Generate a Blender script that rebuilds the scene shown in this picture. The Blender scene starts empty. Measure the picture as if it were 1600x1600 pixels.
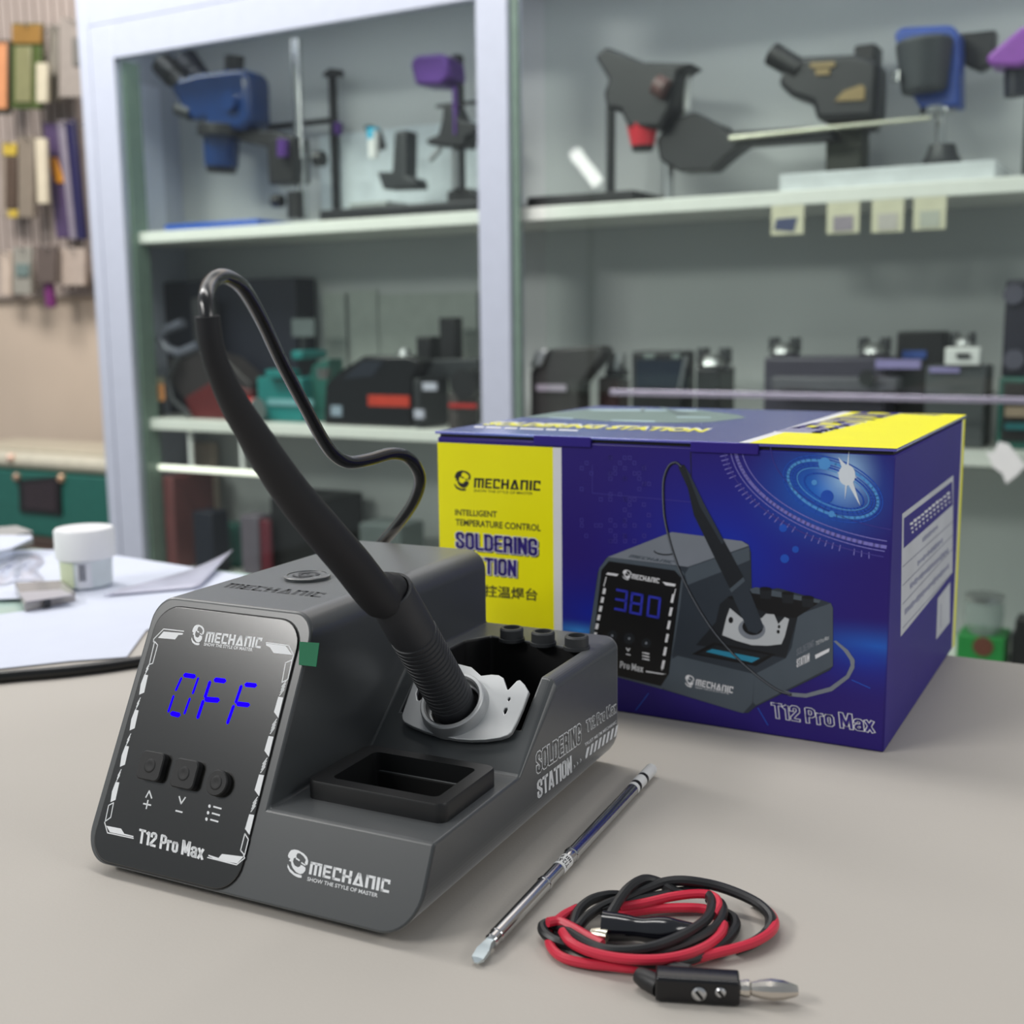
import bpy, bmesh, math, random
from mathutils import Vector, Matrix
random.seed(7)
scn = bpy.context.scene
COL = scn.collection
mm = 0.001

# ------------------------------------------------------------------ camera
F_PX = 1873.1                      # focal length in pixels of the 1600 px frame
PITCH, ROLL, YAW, CAM_H = 0.15682, -0.01169, -0.51289, 0.17495
fw = Vector((math.sin(YAW)*math.cos(PITCH), math.cos(YAW)*math.cos(PITCH), -math.sin(PITCH)))
r0 = fw.cross(Vector((0, 0, 1))).normalized(); u0 = r0.cross(fw)
rt = r0*math.cos(ROLL)+u0*math.sin(ROLL); up = -r0*math.sin(ROLL)+u0*math.cos(ROLL)
CAM = Vector((0, 0, CAM_H))
cd = bpy.data.cameras.new('camera'); co = bpy.data.objects.new('camera', cd); COL.objects.link(co)
co.matrix_world = Matrix(((rt.x, up.x, -fw.x, 0), (rt.y, up.y, -fw.y, 0), (rt.z, up.z, -fw.z, CAM_H), (0, 0, 0, 1)))
cd.sensor_width = 36; cd.sensor_fit = 'HORIZONTAL'; cd.lens = F_PX/1600*36; cd.clip_start = .01
cd.dof.use_dof = True; cd.dof.focus_distance = .40; cd.dof.aperture_fstop = 14
scn.camera = co

# ------------------------------------------------------------------ world, lamps, exposure
w = bpy.data.worlds.new('room_light'); scn.world = w; w.use_nodes = True
w.node_tree.nodes['Background'].inputs[0].default_value = (.86, .93, 1, 1)
w.node_tree.nodes['Background'].inputs[1].default_value = .34
def area(name, loc, tgt, sx, sy, watt, col=(1, .98, .95)):
    l = bpy.data.lights.new(name, 'AREA'); l.shape = 'RECTANGLE'; l.size = sx; l.size_y = sy; l.energy = watt; l.color = col
    o = bpy.data.objects.new(name, l); COL.objects.link(o); o.location = loc
    o.rotation_euler = (Vector(tgt)-Vector(loc)).to_track_quat('-Z', 'Y').to_euler(); return o
area('ceiling_panel_back', (-1.0, 1.55, 1.3), (-.4, .4, 0), 1.8, .4, 3)
area('wall_fill_left', (-2.3, .9, 1.7), (-2.2, 2.25, .2), 1.0, .5, 34)  # added fill light that brightens the left wall
area('ceiling_panel_cabinet', (-1.0, .7, 1.65), (-1.0, 1.9, .0), 1.8, .4, 21)
area('ceiling_panel_rear', (-1.85, -1.5, 1.75), (-.25, .3, 0), 1.3, .32, 40)
area('side_fill_right', (1.5, .75, 1.15), (-.2, .4, 0), 1.0, .4, 8)  # added low fill light for the station's side lettering
CABW = 1.1
scn.view_settings.view_transform = 'Standard'; scn.view_settings.look = 'None'
scn.view_settings.gamma = 1; scn.view_settings.use_curve_mapping = False
scn.view_settings.exposure = 0.0

# ------------------------------------------------------------------ measuring helpers
def ray(x, y): return fw + rt*((x-800)/F_PX) + up*((800-y)/F_PX)
def at(x, y, Y):
    d = ray(x, y); return CAM + d*((Y-CAM.y)/d.y)
def gz(x, y, z=0):
    d = ray(x, y); return CAM + d*((z-CAM_H)/d.z)
def dep(x, y, z): return CAM + ray(x, y)*z
def ppm(p): return (p-CAM).dot(fw)/F_PX          # metres per pixel at a point

class Plane:
    def __init__(s, o, ex, ey, clamp=None):
        s.o, s.ex, s.ey = Vector(o), Vector(ex).normalized(), Vector(ey).normalized()
        s.n = s.ex.cross(s.ey).normalized(); s.clamp = clamp
    def ab(s, x, y):
        d = ray(x, y); t = (s.o-CAM).dot(s.n)/d.dot(s.n); q = CAM+d*t-s.o
        a, b = q.dot(s.ex), q.dot(s.ey)
        if s.clamp: a = min(max(a, 0), s.clamp[0]); b = min(max(b, 0), s.clamp[1])
        return Vector((a, b))
    def pt(s, a, b, h=0): return s.o+s.ex*a+s.ey*b+s.n*h

# ------------------------------------------------------------------ materials
def lin(c):
    c = c/255; return c/12.92 if c <= .04045 else ((c+.055)/1.055)**2.4
MATS = {}
def mat(name, rgb, rough=.5, metal=0, var=.06, scale=40, bump=0, bscale=200, spec=.5, emit=0, coat=0, crough=.08, sheen=0):
    if name in MATS: return MATS[name]
    m = bpy.data.materials.new(name); m.use_nodes = True; nt = m.node_tree; b = nt.nodes['Principled BSDF']
    c = [lin(v) for v in rgb]
    tc = nt.nodes.new('ShaderNodeTexCoord'); nz = nt.nodes.new('ShaderNodeTexNoise'); nz.inputs['Scale'].default_value = scale
    nt.links.new(tc.outputs['Object'], nz.inputs['Vector'])
    rp = nt.nodes.new('ShaderNodeValToRGB'); nt.links.new(nz.outputs['Fac'], rp.inputs[0])
    rp.color_ramp.elements[0].position = .3; rp.color_ramp.elements[1].position = .7
    rp.color_ramp.elements[0].color = [v*(1-var) for v in c]+[1]; rp.color_ramp.elements[1].color = [min(1, v*(1+var)) for v in c]+[1]
    nt.links.new(rp.outputs[0], b.inputs['Base Color'])
    b.inputs['Roughness'].default_value = rough; b.inputs['Metallic'].default_value = metal
    b.inputs['Specular IOR Level'].default_value = spec; b.inputs['Coat Weight'].default_value = coat
    b.inputs['Sheen Weight'].default_value = sheen; b.inputs['Sheen Roughness'].default_value = .4
    if coat: b.inputs['Coat Roughness'].default_value = crough
    if bump:
        n2 = nt.nodes.new('ShaderNodeTexNoise'); n2.inputs['Scale'].default_value = bscale; nt.links.new(tc.outputs['Object'], n2.inputs['Vector'])
        bp = nt.nodes.new('ShaderNodeBump'); bp.inputs['Strength'].default_value = bump; bp.inputs['Distance'].default_value = .0005
        nt.links.new(n2.outputs['Fac'], bp.inputs['Height']); nt.links.new(bp.outputs[0], b.inputs['Normal'])
    if emit:
        b.inputs['Emission Color'].default_value = c+[1]; b.inputs['Emission Strength'].default_value = emit
    MATS[name] = m; return m
def glass(name, tint, refl=1.45, rough=0, body=0):
    m = bpy.data.materials.new(name); m.use_nodes = True; nt = m.node_tree; nt.nodes.remove(nt.nodes['Principled BSDF'])
    out = nt.nodes['Material Output']; tr = nt.nodes.new('ShaderNodeBsdfTransparent'); tr.inputs[0].default_value = [lin(v) for v in tint]+[1]
    gl = nt.nodes.new('ShaderNodeBsdfGlossy'); gl.inputs['Roughness'].default_value = rough
    lw_ = nt.nodes.new('ShaderNodeLayerWeight'); lw_.inputs['Blend'].default_value = .5      # Schlick: f0 + (1-f0) * facing^5
    pw = nt.nodes.new('ShaderNodeMath'); pw.operation = 'POWER'; pw.inputs[1].default_value = 5; nt.links.new(lw_.outputs['Facing'], pw.inputs[0])
    f0 = ((refl-1)/(refl+1))**2
    fr = nt.nodes.new('ShaderNodeMath'); fr.operation = 'MULTIPLY_ADD'; fr.inputs[1].default_value = 1-f0; fr.inputs[2].default_value = f0; nt.links.new(pw.outputs[0], fr.inputs[0])
    mx = nt.nodes.new('ShaderNodeMixShader'); nt.links.new(fr.outputs[0], mx.inputs[0])
    src = tr
    if body:
        df = nt.nodes.new('ShaderNodeBsdfDiffuse'); df.inputs[0].default_value = [lin(v) for v in tint]+[1]
        m2 = nt.nodes.new('ShaderNodeMixShader'); m2.inputs[0].default_value = body
        nt.links.new(tr.outputs[0], m2.inputs[1]); nt.links.new(df.outputs[0], m2.inputs[2]); src = m2
    nt.links.new(src.outputs[0], mx.inputs[1]); nt.links.new(gl.outputs[0], mx.inputs[2]); nt.links.new(mx.outputs[0], out.inputs[0])
    return m

# ------------------------------------------------------------------ mesh helpers
class MB:
    def __init__(s): s.v, s.f, s.m = [], [], []
    def add(s, vs, fs, mi=0):
        k = len(s.v); s.v += [Vector(p) for p in vs]; s.f += [[i+k for i in f] for f in fs]; s.m += [mi]*len(fs); return s
    def box(s, a, b, mi=0, M=None):
        a, b = Vector(a), Vector(b)
        vs = [Vector((x, y, z)) for z in (a.z, b.z) for y in (a.y, b.y) for x in (a.x, b.x)]
        if M: vs = [M @ p for p in vs]
        return s.add(vs, [(0, 2, 3, 1), (4, 5, 7, 6), (0, 1, 5, 4), (2, 6, 7, 3), (0, 4, 6, 2), (1, 3, 7, 5)], mi)
    def prism(s, poly, off, mi=0):                 # poly: 3d points, extruded by the vector off
        n = len(poly); off = Vector(off); vs = [Vector(p) for p in poly]+[Vector(p)+off for p in poly]
        fs = [list(range(n))[::-1], list(range(n, 2*n))]+[(i, (i+1) % n, (i+1) % n+n, i+n) for i in range(n)]
        return s.add(vs, fs, mi)
    def loft(s, rings, mi=0, cap=True, closed=True):
        n = len(rings[0]); vs = [p for r in rings for p in r]; fs = []
        for k in range(len(rings)-1):
            for i in range(n if closed else n-1):
                j = (i+1) % n; fs.append((k*n+i, k*n+j, (k+1)*n+j, (k+1)*n+i))
        if cap: fs += [list(range(n))[::-1], [len(vs)-n+i for i in range(n)]]
        return s.add(vs, fs, mi)
    def lathe(s, p, d, prof, seg=24, mi=0, cap=True, a0=0, a1=2*math.pi):   # prof: (distance along d, radius)
        p, d = Vector(p), Vector(d).normalized(); x = d.orthogonal().normalized(); y = d.cross(x)
        rings = [[p+d*t+(x*math.cos(2*math.pi*i/seg)+y*math.sin(2*math.pi*i/seg))*max(r, 1e-6) for i in range(seg)] for t, r in prof]
        return s.loft(rings, mi, cap)
    def cyl(s, a, b, r, r2=None, seg=20, mi=0):
        a, b = Vector(a), Vector(b); return s.lathe(a, b-a, [(0, r), ((b-a).length, r if r2 is None else r2)], seg, mi)
    def tube(s, path, rad, seg=10, mi=0, flat=1.0):
        P = [Vector(p) for p in path]; n = len(P); rad = rad if isinstance(rad, list) else [rad]*n
        T = [(P[min(i+1, n-1)]-P[max(i-1, 0)]).normalized() for i in range(n)]
        x = T[0].orthogonal().normalized(); rings = []
        for i in range(n):
            x = (x-T[i]*x.dot(T[i])).normalized(); y = T[i].cross(x)
            rings.append([P[i]+(x*math.cos(2*math.pi*k/seg)+y*math.sin(2*math.pi*k/seg)*flat)*rad[i] for k in range(seg)])
        return s.loft(rings, mi)
def smooth(P, k=6):                                # Catmull-Rom through the points
    P = [Vector(p) for p in P]; out = []
    for i in range(len(P)-1):
        a, b, c, d = P[max(i-1, 0)], P[i], P[i+1], P[min(i+2, len(P)-1)]
        for j in range(k):
            t = j/k; out.append(.5*((2*b)+(c-a)*t+(2*a-5*b+4*c-d)*t*t+(3*b-a-3*c+d)*t**3))
    return out+[P[-1]]
def rrect(x0, y0, x1, y1, r, n=6, rs=None):        # rounded rectangle, 2d, counter-clockwise
    rs = rs or [r]*4; out = []
    for (cx, cy, a, q) in ((x0, y0, 180, rs[0]), (x1, y0, 270, rs[1]), (x1, y1, 0, rs[2]), (x0, y1, 90, rs[3])):
        ox = cx+q if cx == x0 else cx-q; oy = cy+q if cy == y0 else cy-q
        if q <= 0: out.append((cx, cy)); continue
        for i in range(n+1):
            t = math.radians(a+90*i/n); out.append((ox+q*math.cos(t), oy+q*math.sin(t)))
    return out

ROOTM = {}
def put(name, mb, mats, parent=None, bevel=0, seg=2, ang=35, flat=False, wn=False):
    """link a mesh; coordinates in mb are world ones and are brought into the parent thing's own frame"""
    me = bpy.data.meshes.new(name)
    me.from_pydata([tuple(p) for p in mb.v], [], mb.f)
    for m in (mats if isinstance(mats, (list, tuple)) else [mats]): me.materials.append(m)
    me.polygons.foreach_set('material_index', mb.m)
    o = bpy.data.objects.new(name, me); COL.objects.link(o)
    if parent is None:
        c = Vector((sum(p.x for p in mb.v)/len(mb.v), sum(p.y for p in mb.v)/len(mb.v), min(p.z for p in mb.v)))
        me.transform(Matrix.Translation(-c)); o.location = c; ROOTM[o.name] = Matrix.Translation(c)
    else:
        M = ROOTM[parent.name]; me.transform(M.inverted()); o.parent = parent; ROOTM[o.name] = M
    bm = bmesh.new(); bm.from_mesh(me); bmesh.ops.recalc_face_normals(bm, faces=bm.faces[:]) if not flat else None; bm.to_mesh(me); bm.free()
    if not flat:
        me.polygons.foreach_set('use_smooth', [True]*len(me.polygons)); me.set_sharp_from_angle(angle=math.radians(ang))
    me.update()
    if bevel:
        b = o.modifiers.new('bevel', 'BEVEL'); b.width = bevel; b.segments = seg; b.limit_method = 'ANGLE'; b.angle_limit = math.radians(ang); b.harden_normals = False
        if wn: o.modifiers.new('wn', 'WEIGHTED_NORMAL').keep_sharp = True
    return o
def tag(o, label, cat, group=None, kind=None):
    if label: o['label'] = label
    if cat: o['category'] = cat
    if group: o['group'] = group
    if kind: o['kind'] = kind
    return o
def thing(name, label, cat, loc, rz=0, group=None):
    o = bpy.data.objects.new(name, None); COL.objects.link(o); o.empty_display_size = .02
    M = Matrix.Translation(Vector(loc)) @ Matrix.Rotation(rz, 4, 'Z'); o.matrix_world = M; ROOTM[o.name] = M
    return tag(o, label, cat, group)
def struct(name, mb, m, **k):
    o = put(name, mb, m, **k); o['kind'] = 'structure'; return o
def boolean(o, cutter_mb, op='DIFFERENCE'):
    c = put('cutter', cutter_mb, MATS['black_plastic']); c.parent = o.parent
    # cutter given in world coordinates: bring it to the same place
    if o.parent: c.matrix_parent_inverse = ROOTM[o.parent.name].inverted()
    md = o.modifiers.new('b', 'BOOLEAN'); md.operation = op; md.object = c; md.solver = 'EXACT'
    bpy.context.view_layer.update(); dg = bpy.context.evaluated_depsgraph_get()
    me = bpy.data.meshes.new_from_object(o.evaluated_get(dg)); o.modifiers.clear()
    o.data = me; ROOTM.pop(c.name, None); bpy.data.objects.remove(c)
    me.polygons.foreach_set('use_smooth', [True]*len(me.polygons)); me.set_sharp_from_angle(angle=math.radians(35))

# ------------------------------------------------------------------ printing helpers
TXT = {}
def text2d(s, bold=0.0, shear=0.0, space=1.0):
    key = (s, bold, shear, space)
    if key in TXT: return TXT[key]
    cu = bpy.data.curves.new('t', 'FONT'); cu.body = s; cu.offset = bold; cu.shear = shear; cu.space_character = space; cu.fill_mode = 'FRONT'; cu.resolution_u = 3
    o = bpy.data.objects.new('t', cu); COL.objects.link(o); bpy.context.view_layer.update()
    me = bpy.data.meshes.new_from_object(o.evaluated_get(bpy.context.evaluated_depsgraph_get()))
    vs = [(v.co.x, v.co.y) for v in me.vertices]; fs = [list(p.vertices) for p in me.polygons]
    bpy.data.objects.remove(o); bpy.data.curves.remove(cu); bpy.data.meshes.remove(me)
    x0, x1 = min(v[0] for v in vs), max(v[0] for v in vs); y0, y1 = min(v[1] for v in vs), max(v[1] for v in vs)
    TXT[key] = ([((x-x0)/(x1-x0), (y-y0)/(y1-y0)) for x, y in vs], fs); return TXT[key]
class Print(MB):
    """flat printed marks lying on a plane"""
    def __init__(s, plane, f=lambda x, y: (x, y), base=.06*mm, step=.05*mm):
        MB.__init__(s); s.pl, s.fn, s.b, s.st = plane, f, base, step
    def P(s, p): return s.pl.ab(*s.fn(*p))
    def raw(s, ab, L=0, mi=0): return s.add([s.pl.pt(a, b, s.b+s.st*L) for a, b in ab], [list(range(len(ab)))], mi)
    def poly(s, pts, L=0, mi=0): return s.raw([s.P(p) for p in pts], L, mi)
    def rawline(s, Q, wd, L=0, mi=0, closed=False):
        if closed: Q = Q+[Q[0]]
        for a, b in zip(Q[:-1], Q[1:]):
            d = b-a
            if d.length < 1e-7: continue
            d.normalize(); n = Vector((-d.y, d.x))*wd/2; e = d*wd*.3
            s.raw([a-e+n, a-e-n, b+e-n, b+e+n], L, mi)
        return s
    def line(s, pts, wd, L=0, mi=0, closed=False): return s.rawline([s.P(p) for p in pts], wd, L, mi, closed)
    def frame(s, bl, br, tl): 
        o = s.P(bl); return o, s.P(br)-o, s.P(tl)-o
    def shape(s, vs, fs, bl, br, tl, L=0, mi=0, d=(0, 0)):
        o, ax, ay = s.frame(bl, br, tl); dd = Vector(d)
        q = [o+ax*x+ay*y+dd for x, y in vs]
        return s.add([s.pl.pt(a[0], a[1], s.b+s.st*L) for a in q], fs, mi)
    def text(s, t, bl, br, tl, bold=0, shear=0, L=0, mi=0, space=1, d=(0, 0)):
        vs, fs = text2d(t, bold, shear, space); return s.shape(vs, fs, bl, br, tl, L, mi, d)
    def grow(s, t, bl, br, tl, g, bold=0, L=0, mi=0, space=1):   # the same word fattened evenly by g: an outline backing
        for k in range(12):
            a = k*math.pi/6; s.text(t, bl, br, tl, bold, 0, L+k*.02, mi, space, d=(g*math.cos(a), g*math.sin(a)))
        return s
    def mech(s, bl, br, tl, L=0, mi=0, fat=1):                        # squared lettering: M E C H A N I C
        G = {'M': [(0, 0, .22, 1), (.39, 0, .61, 1), (.78, 0, 1, 1), (0, .8, .95, 1)], 'E': [(0, 0, .3, 1), (0, 0, 1, .2), (0, .42, .9, .6), (0, .8, 1, 1)],
             'C': [(0, 0, .3, 1), (0, 0, 1, .2), (0, .8, 1, 1), (.74, .66, 1, .8)], 'H': [(0, 0, .3, 1), (.7, 0, 1, 1), (0, .4, 1, .6)],
             'N': [(0, 0, .3, 1), (.7, 0, 1, 1), (0, .8, .95, 1)], 'I': [(0, 0, 1, 1)]}
        seq = [('M', 1.25), ('E', .85), ('C', .85), ('H', .95), ('A', 1.1), ('N', .95), ('I', .3), ('C', .85)]
        tot = sum(q[1] for q in seq)+.16*7; x = 0
        for ch, wd in seq:
            if ch == 'A':
                for q in ([(0, 0), (.28, 0), (.64, 1), (.36, 1)], [(1, 0), (.72, 0), (.36, 1), (.64, 1)], [(.3, 0), (.7, 0), (.66, .17), (.34, .17)]):
                    s.shape([((x+a*wd)/tot, b) for a, b in q], [[0, 1, 2, 3]], bl, br, tl, L, mi)
            else:
                for a, b, c, d in G[ch]:
                    s.shape([((x+a*wd)/tot, b), ((x+c*wd)/tot, b), ((x+c*wd)/tot, d), ((x+a*wd)/tot, d)], [[0, 1, 2, 3]], bl, br, tl, L, mi)
            x += wd+.16
        return s
    def head(s, bl, br, tl, L=0, mi=0):                               # bearded head emblem
        A = [[(255, 330), (262, 300), (280, 270), (310, 255), (345, 250), (400, 262), (435, 285), (448, 315), (446, 345), (436, 360), (418, 345), (425, 312), (400, 287), (365, 272), (342, 278), (334, 300), (335, 318), (312, 335), (308, 368), (325, 396), (360, 402), (382, 384), (376, 374), (400, 371), (430, 382), (430, 410), (412, 440), (385, 456), (345, 450), (312, 425), (296, 400), (290, 375), (270, 372), (280, 350), (262, 345)],
             [(330, 318), (372, 332), (366, 345), (332, 336)], [(386, 343), (428, 357), (424, 368), (386, 357)],
             [(262, 405), (288, 440), (335, 464), (402, 462), (402, 484), (372, 491), (330, 486), (285, 466), (260, 432)]]
        for q in A: s.shape([((x-255)/193, 1-(y-250)/241) for x, y in q], [list(range(len(q)))], bl, br, tl, L, mi)
        return s
    def oval(s, c, rx, ry, rot=0, n=28, L=0, mi=0, ring=0, a0=0, a1=360):
        Q = []
        for i in range(n+1):
            t = math.radians(a0+(a1-a0)*i/n); x, y = rx*math.cos(t), ry*math.sin(t); k = math.radians(rot)
            Q.append((c[0]+x*math.cos(k)-y*math.sin(k), c[1]+x*math.sin(k)+y*math.cos(k)))
        return s.line(Q, ring, L, mi) if ring else s.poly(Q[:-1], L, mi)

GL = {'S': (.46, [[(.38,.68),(.38,.84),(.30,.92),(.16,.92),(.08,.84),(.08,.64),(.38,.36),(.38,.16),(.30,.08),(.16,.08),(.08,.16),(.08,.32)]]),
 'O': (.46, [[(.16,.92),(.30,.92),(.38,.84),(.38,.16),(.30,.08),(.16,.08),(.08,.16),(.08,.84),(.16,.92),(.3,.92)]]), 'L': (.42, [[(.08,.92),(.08,.08),(.36,.08)]]),
 'D': (.46, [[(.08,.92),(.28,.92),(.38,.82),(.38,.18),(.28,.08),(.08,.08),(.08,.92),(.2,.92)]]), 'E': (.42, [[(.34,.92),(.08,.92),(.08,.08),(.34,.08)],[(.08,.5),(.32,.5)]]),
 'R': (.46, [[(.08,.08),(.08,.92),(.28,.92),(.38,.84),(.38,.58),(.28,.5),(.1,.5)],[(.26,.5),(.38,.42),(.38,.08)]]), 'I': (.16, [[(.08,.08),(.08,.92)]]),
 'N': (.46, [[(.08,.08),(.08,.92)],[(.38,.08),(.38,.92)],[(.1,.88),(.36,.12)]]), 'G': (.46, [[(.38,.68),(.38,.84),(.30,.92),(.16,.92),(.08,.84),(.08,.16),(.16,.08),(.30,.08),(.38,.16),(.38,.44),(.26,.44)]]),
 'T': (.46, [[(.06,.92),(.40,.92)],[(.23,.92),(.23,.08)]]), 'A': (.48, [[(.07,.08),(.2,.92)],[(.41,.08),(.28,.92)],[(.15,.25),(.33,.25)]]), '1': (.3, [[(.09,.8),(.2,.9),(.2,.08)]]),
 '2': (.46, [[(.08,.7),(.08,.84),(.16,.92),(.30,.92),(.38,.84),(.38,.64),(.08,.2),(.08,.08),(.36,.08)]]), 'P': (.46, [[(.08,.08),(.08,.92),(.28,.92),(.38,.84),(.38,.54),(.28,.46),(.1,.46)]]),
 'r': (.32, [[(.08,.08),(.08,.66)],[(.08,.56),(.16,.66),(.24,.66)]]), 'o': (.44, [[(.15,.66),(.29,.66),(.36,.58),(.36,.16),(.29,.08),(.15,.08),(.08,.16),(.08,.58),(.15,.66),(.29,.66)]]),
 'M': (.6, [[(.08,.08),(.08,.92)],[(.52,.08),(.52,.92)],[(.12,.9),(.3,.2),(.48,.9)]]), 'a': (.44, [[(.08,.54),(.1,.62),(.17,.66),(.28,.66),(.36,.58),(.36,.08)],[(.36,.38),(.16,.34),(.08,.26),(.08,.15),(.15,.08),(.27,.08),(.36,.16)]]),
 'x': (.42, [[(.08,.08),(.34,.66)],[(.34,.08),(.08,.66)]]), ' ': (.16, [])}
class Print(Print):
    def impact(s, t, bl, br, tl, L=0, mi=0, th=.16, d=(0, 0)):       # heavy condensed lettering built of strokes
        o, ax, ay = s.frame(bl, br, tl); tot = sum(GL[c][0] for c in t)+.05*(len(t)-1); x = 0; o = o+Vector(d)
        for c in t:
            for st_ in GL[c][1]:
                for i, (a, b) in enumerate(zip(st_[:-1], st_[1:])):
                    a, b = Vector(a), Vector(b); q = (b-a).normalized(); n = Vector((-q.y, q.x))*th/2
                    e0 = q*(th/2 if i == 0 else th*.22); e1 = q*(th/2 if i == len(st_)-2 else th*.22)
                    s.raw([o+ax*((x+p.x)/tot)+ay*p.y for p in (a-e0+n, a-e0-n, b+e1-n, b+e1+n)], L, mi)
            x += GL[c][0]+.05
        return s
def crop(x0, y0, sc): return lambda x, y: (x0+x/sc, y0+y/sc)

# ------------------------------------------------------------------ common materials
black = mat('black_plastic', (22, 22, 24), .45)
M_mat = mat('grey_work_mat', (186, 180, 172), .62, var=.03, scale=6, bump=.12, bscale=900, spec=.3)
M_white = mat('white_powder_coat', (178, 183, 198), .45, var=.02)
M_shelf = mat('shelf_board', (232, 233, 226), .4, var=.02)
M_backp = mat('cabinet_back_board', (186, 189, 189), .55, var=.05, scale=3)
M_wall = mat('painted_wall', (196, 178, 160), .8, var=.03, scale=5)
M_slat = mat('slat_board', (164, 150, 142), .6, var=.06, scale=8)
M_floor = mat('grey_floor_tile', (120, 118, 114), .5)
chrome = mat('chrome', (205, 205, 205), .12, 1, var=.03)
steel = mat('brushed_steel', (195, 196, 197), .28, 1, var=.05)
dgrey = mat('dark_grey_metal', (58, 60, 62), .4, .3)
dark = mat('dark_device_plastic', (30, 31, 34), .4)
navy = mat('navy_carton', (14, 18, 34), .5)
purple = mat('purple_anodised', (88, 50, 130), .35, .3)
blue_p = mat('blue_enamel', (10, 46, 98), .25, coat=.4)
sky = mat('blue_tray_plastic', (30, 80, 170), .35)
teal = mat('teal_device', (24, 120, 118), .4)
dteal = mat('dark_teal_enamel', (30, 92, 82), .45)
red = mat('red_plastic', (190, 40, 36), .4)
lilac = mat('lilac_plastic', (150, 140, 190), .3)
white = mat('white_plastic', (228, 228, 226), .4, var=.02)
paper = mat('white_paper', (208, 213, 228), .7, var=.015)

# =================================================================== STRUCTURE
FLOOR = -.85
struct('floor', MB().box((-3.6, -1.6, FLOOR-.05), (1.2, 2.35, FLOOR)), M_floor)
struct('wall_back', MB().box((-3.6, 2.25, FLOOR), (1.2, 2.35, 1.8)), M_wall)
S1, S2, S3 = .362, -.012, -.33
CY = 1.75                                           # front of the display cabinet
cab = thing('display_cabinet', 'tall white glass-fronted display cabinet full of microscopes and rework machines', 'cabinet', (-1.0, 1.85, FLOOR))
XL, XR = -1.957, .55
for nm, a, b in (('side_panel', (XL, CY, FLOOR), (XL+.03, 2.0, 1.05)), ('side_panel', (XR-.03, CY, FLOOR), (XR, 2.0, 1.05)),
                 ('header', (XL+.03, CY, .757), (XR-.03, CY+.03, 1.05)), ('top_panel', (XL+.03, CY+.03, .93), (XR-.03, 2.0, .95)),
                 ('post', (-1.043, CY, FLOOR), (-.985, CY+.05, .757)), ('plinth', (XL+.03, CY, FLOOR), (XR-.03, CY+.03, -.62))):
    put(nm, MB().box(a, b), M_white, cab, bevel=.002)
put('back_panel', MB().box((XL+.03, 1.985, FLOOR), (XR-.03, 2.0, .93)), M_backp, cab)
for z in (S1, S2, S3, -.62):
    o = put('shelf', MB().box((XL+.031, CY+.035, z-.022), (XR-.031, 1.984, z)), M_shelf, cab, bevel=.002)
M_glass = glass('clear_door_glass', (250, 253, 251), 1.42)
M_gedge = mat('green_glass_edge', (120, 140, 128), .2)
for x0, x1, y in ((XL+.032, -1.044, CY+.004), (-.984, XR-.031, CY+.012)):
    d = put('glass_door', MB().box((x0+.06, y, -.6), (x1-.004, y+.005, .70)), M_glass, cab)
    f = MB()
    for a, b in (((x0, y-.004, -.6), (x0+.062, y+.014, .757)), ((x0+.062, y-.004, .69), (x1, y+.014, .757))):
        if x0 < -1.2 or a[2] > 0: f.box(a, b)
    put('door_frame', f, M_white, d, bevel=.002)
put('inner_stile', MB().box((XL+.093, CY+.02, -.6), (XL+.1, CY+.06, .69)), M_gedge, cab)
put('glass_edge', MB().box((-.9845, CY+.010, -.6), (-.972, CY+.019, .70)), M_gedge, cab)
put('cross_rail', MB().box((-.80, CY-.010, .059), (XR-.03, CY-.002, .068)), mat('satin_rail', (184, 178, 196), .25, .6), cab, bevel=.001)

put('led_strip', MB().box((XL+.1, CY+.04, .746), (XR-.1, CY+.048, .752)), mat('led_strip_lit', (245, 248, 255), .4, emit=2, var=0), cab)
area('cabinet_strip_light', (-.75, CY+.05, .742), (-.75, CY+.12, .4), 2.3, .012, CABW, (.93, .97, 1))
S1 += .0004; S2 += .0004; S3 += .0004               # things rest on the shelf boards
def bxv(mb, x0, y0, x1, y1, Y, d, mi=0, z0=None, z1=None):
    ym, xm = (y0+y1)/2, (x0+x1)/2
    a, b = at(x0, ym, Y).x, at(x1, ym, Y+d).x
    if b-a < .004: b = a+.004
    return mb.box((a, Y, at(xm, y1, Y).z if z0 is None else z0), (b, Y+d, at(xm, y0, Y).z if z1 is None else z1), mi)
def slab(mb, pts, Y, d, mi=0, zb=None):              # outline extruded back; corners near the support height zb sit on it
    q = [at(x, y, Y) for x, y in pts]
    if zb is not None:
        lo = min(v.z for v in q)
        for v in q:
            if v.z < lo+.012: v.z = zb
    return mb.prism(q, (0, d, 0), mi)
def kcyl(mb, p, q, Y, rp, rp2=None, mi=0, seg=18, Y2=None):
    a, b = at(*p, Y), at(*q, Y if Y2 is None else Y2); return mb.cyl(a, b, rp*ppm(a), None if rp2 is None else rp2*ppm(b), seg, mi)
def post(mb, x, y0, Y, rp, z0, mi=0, seg=16):        # vertical cylinder from height z0 up to pixel row y0
    t = at(x, y0, Y); return mb.cyl((t.x, Y, z0), t, rp*ppm(t), None, seg, mi)

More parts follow.
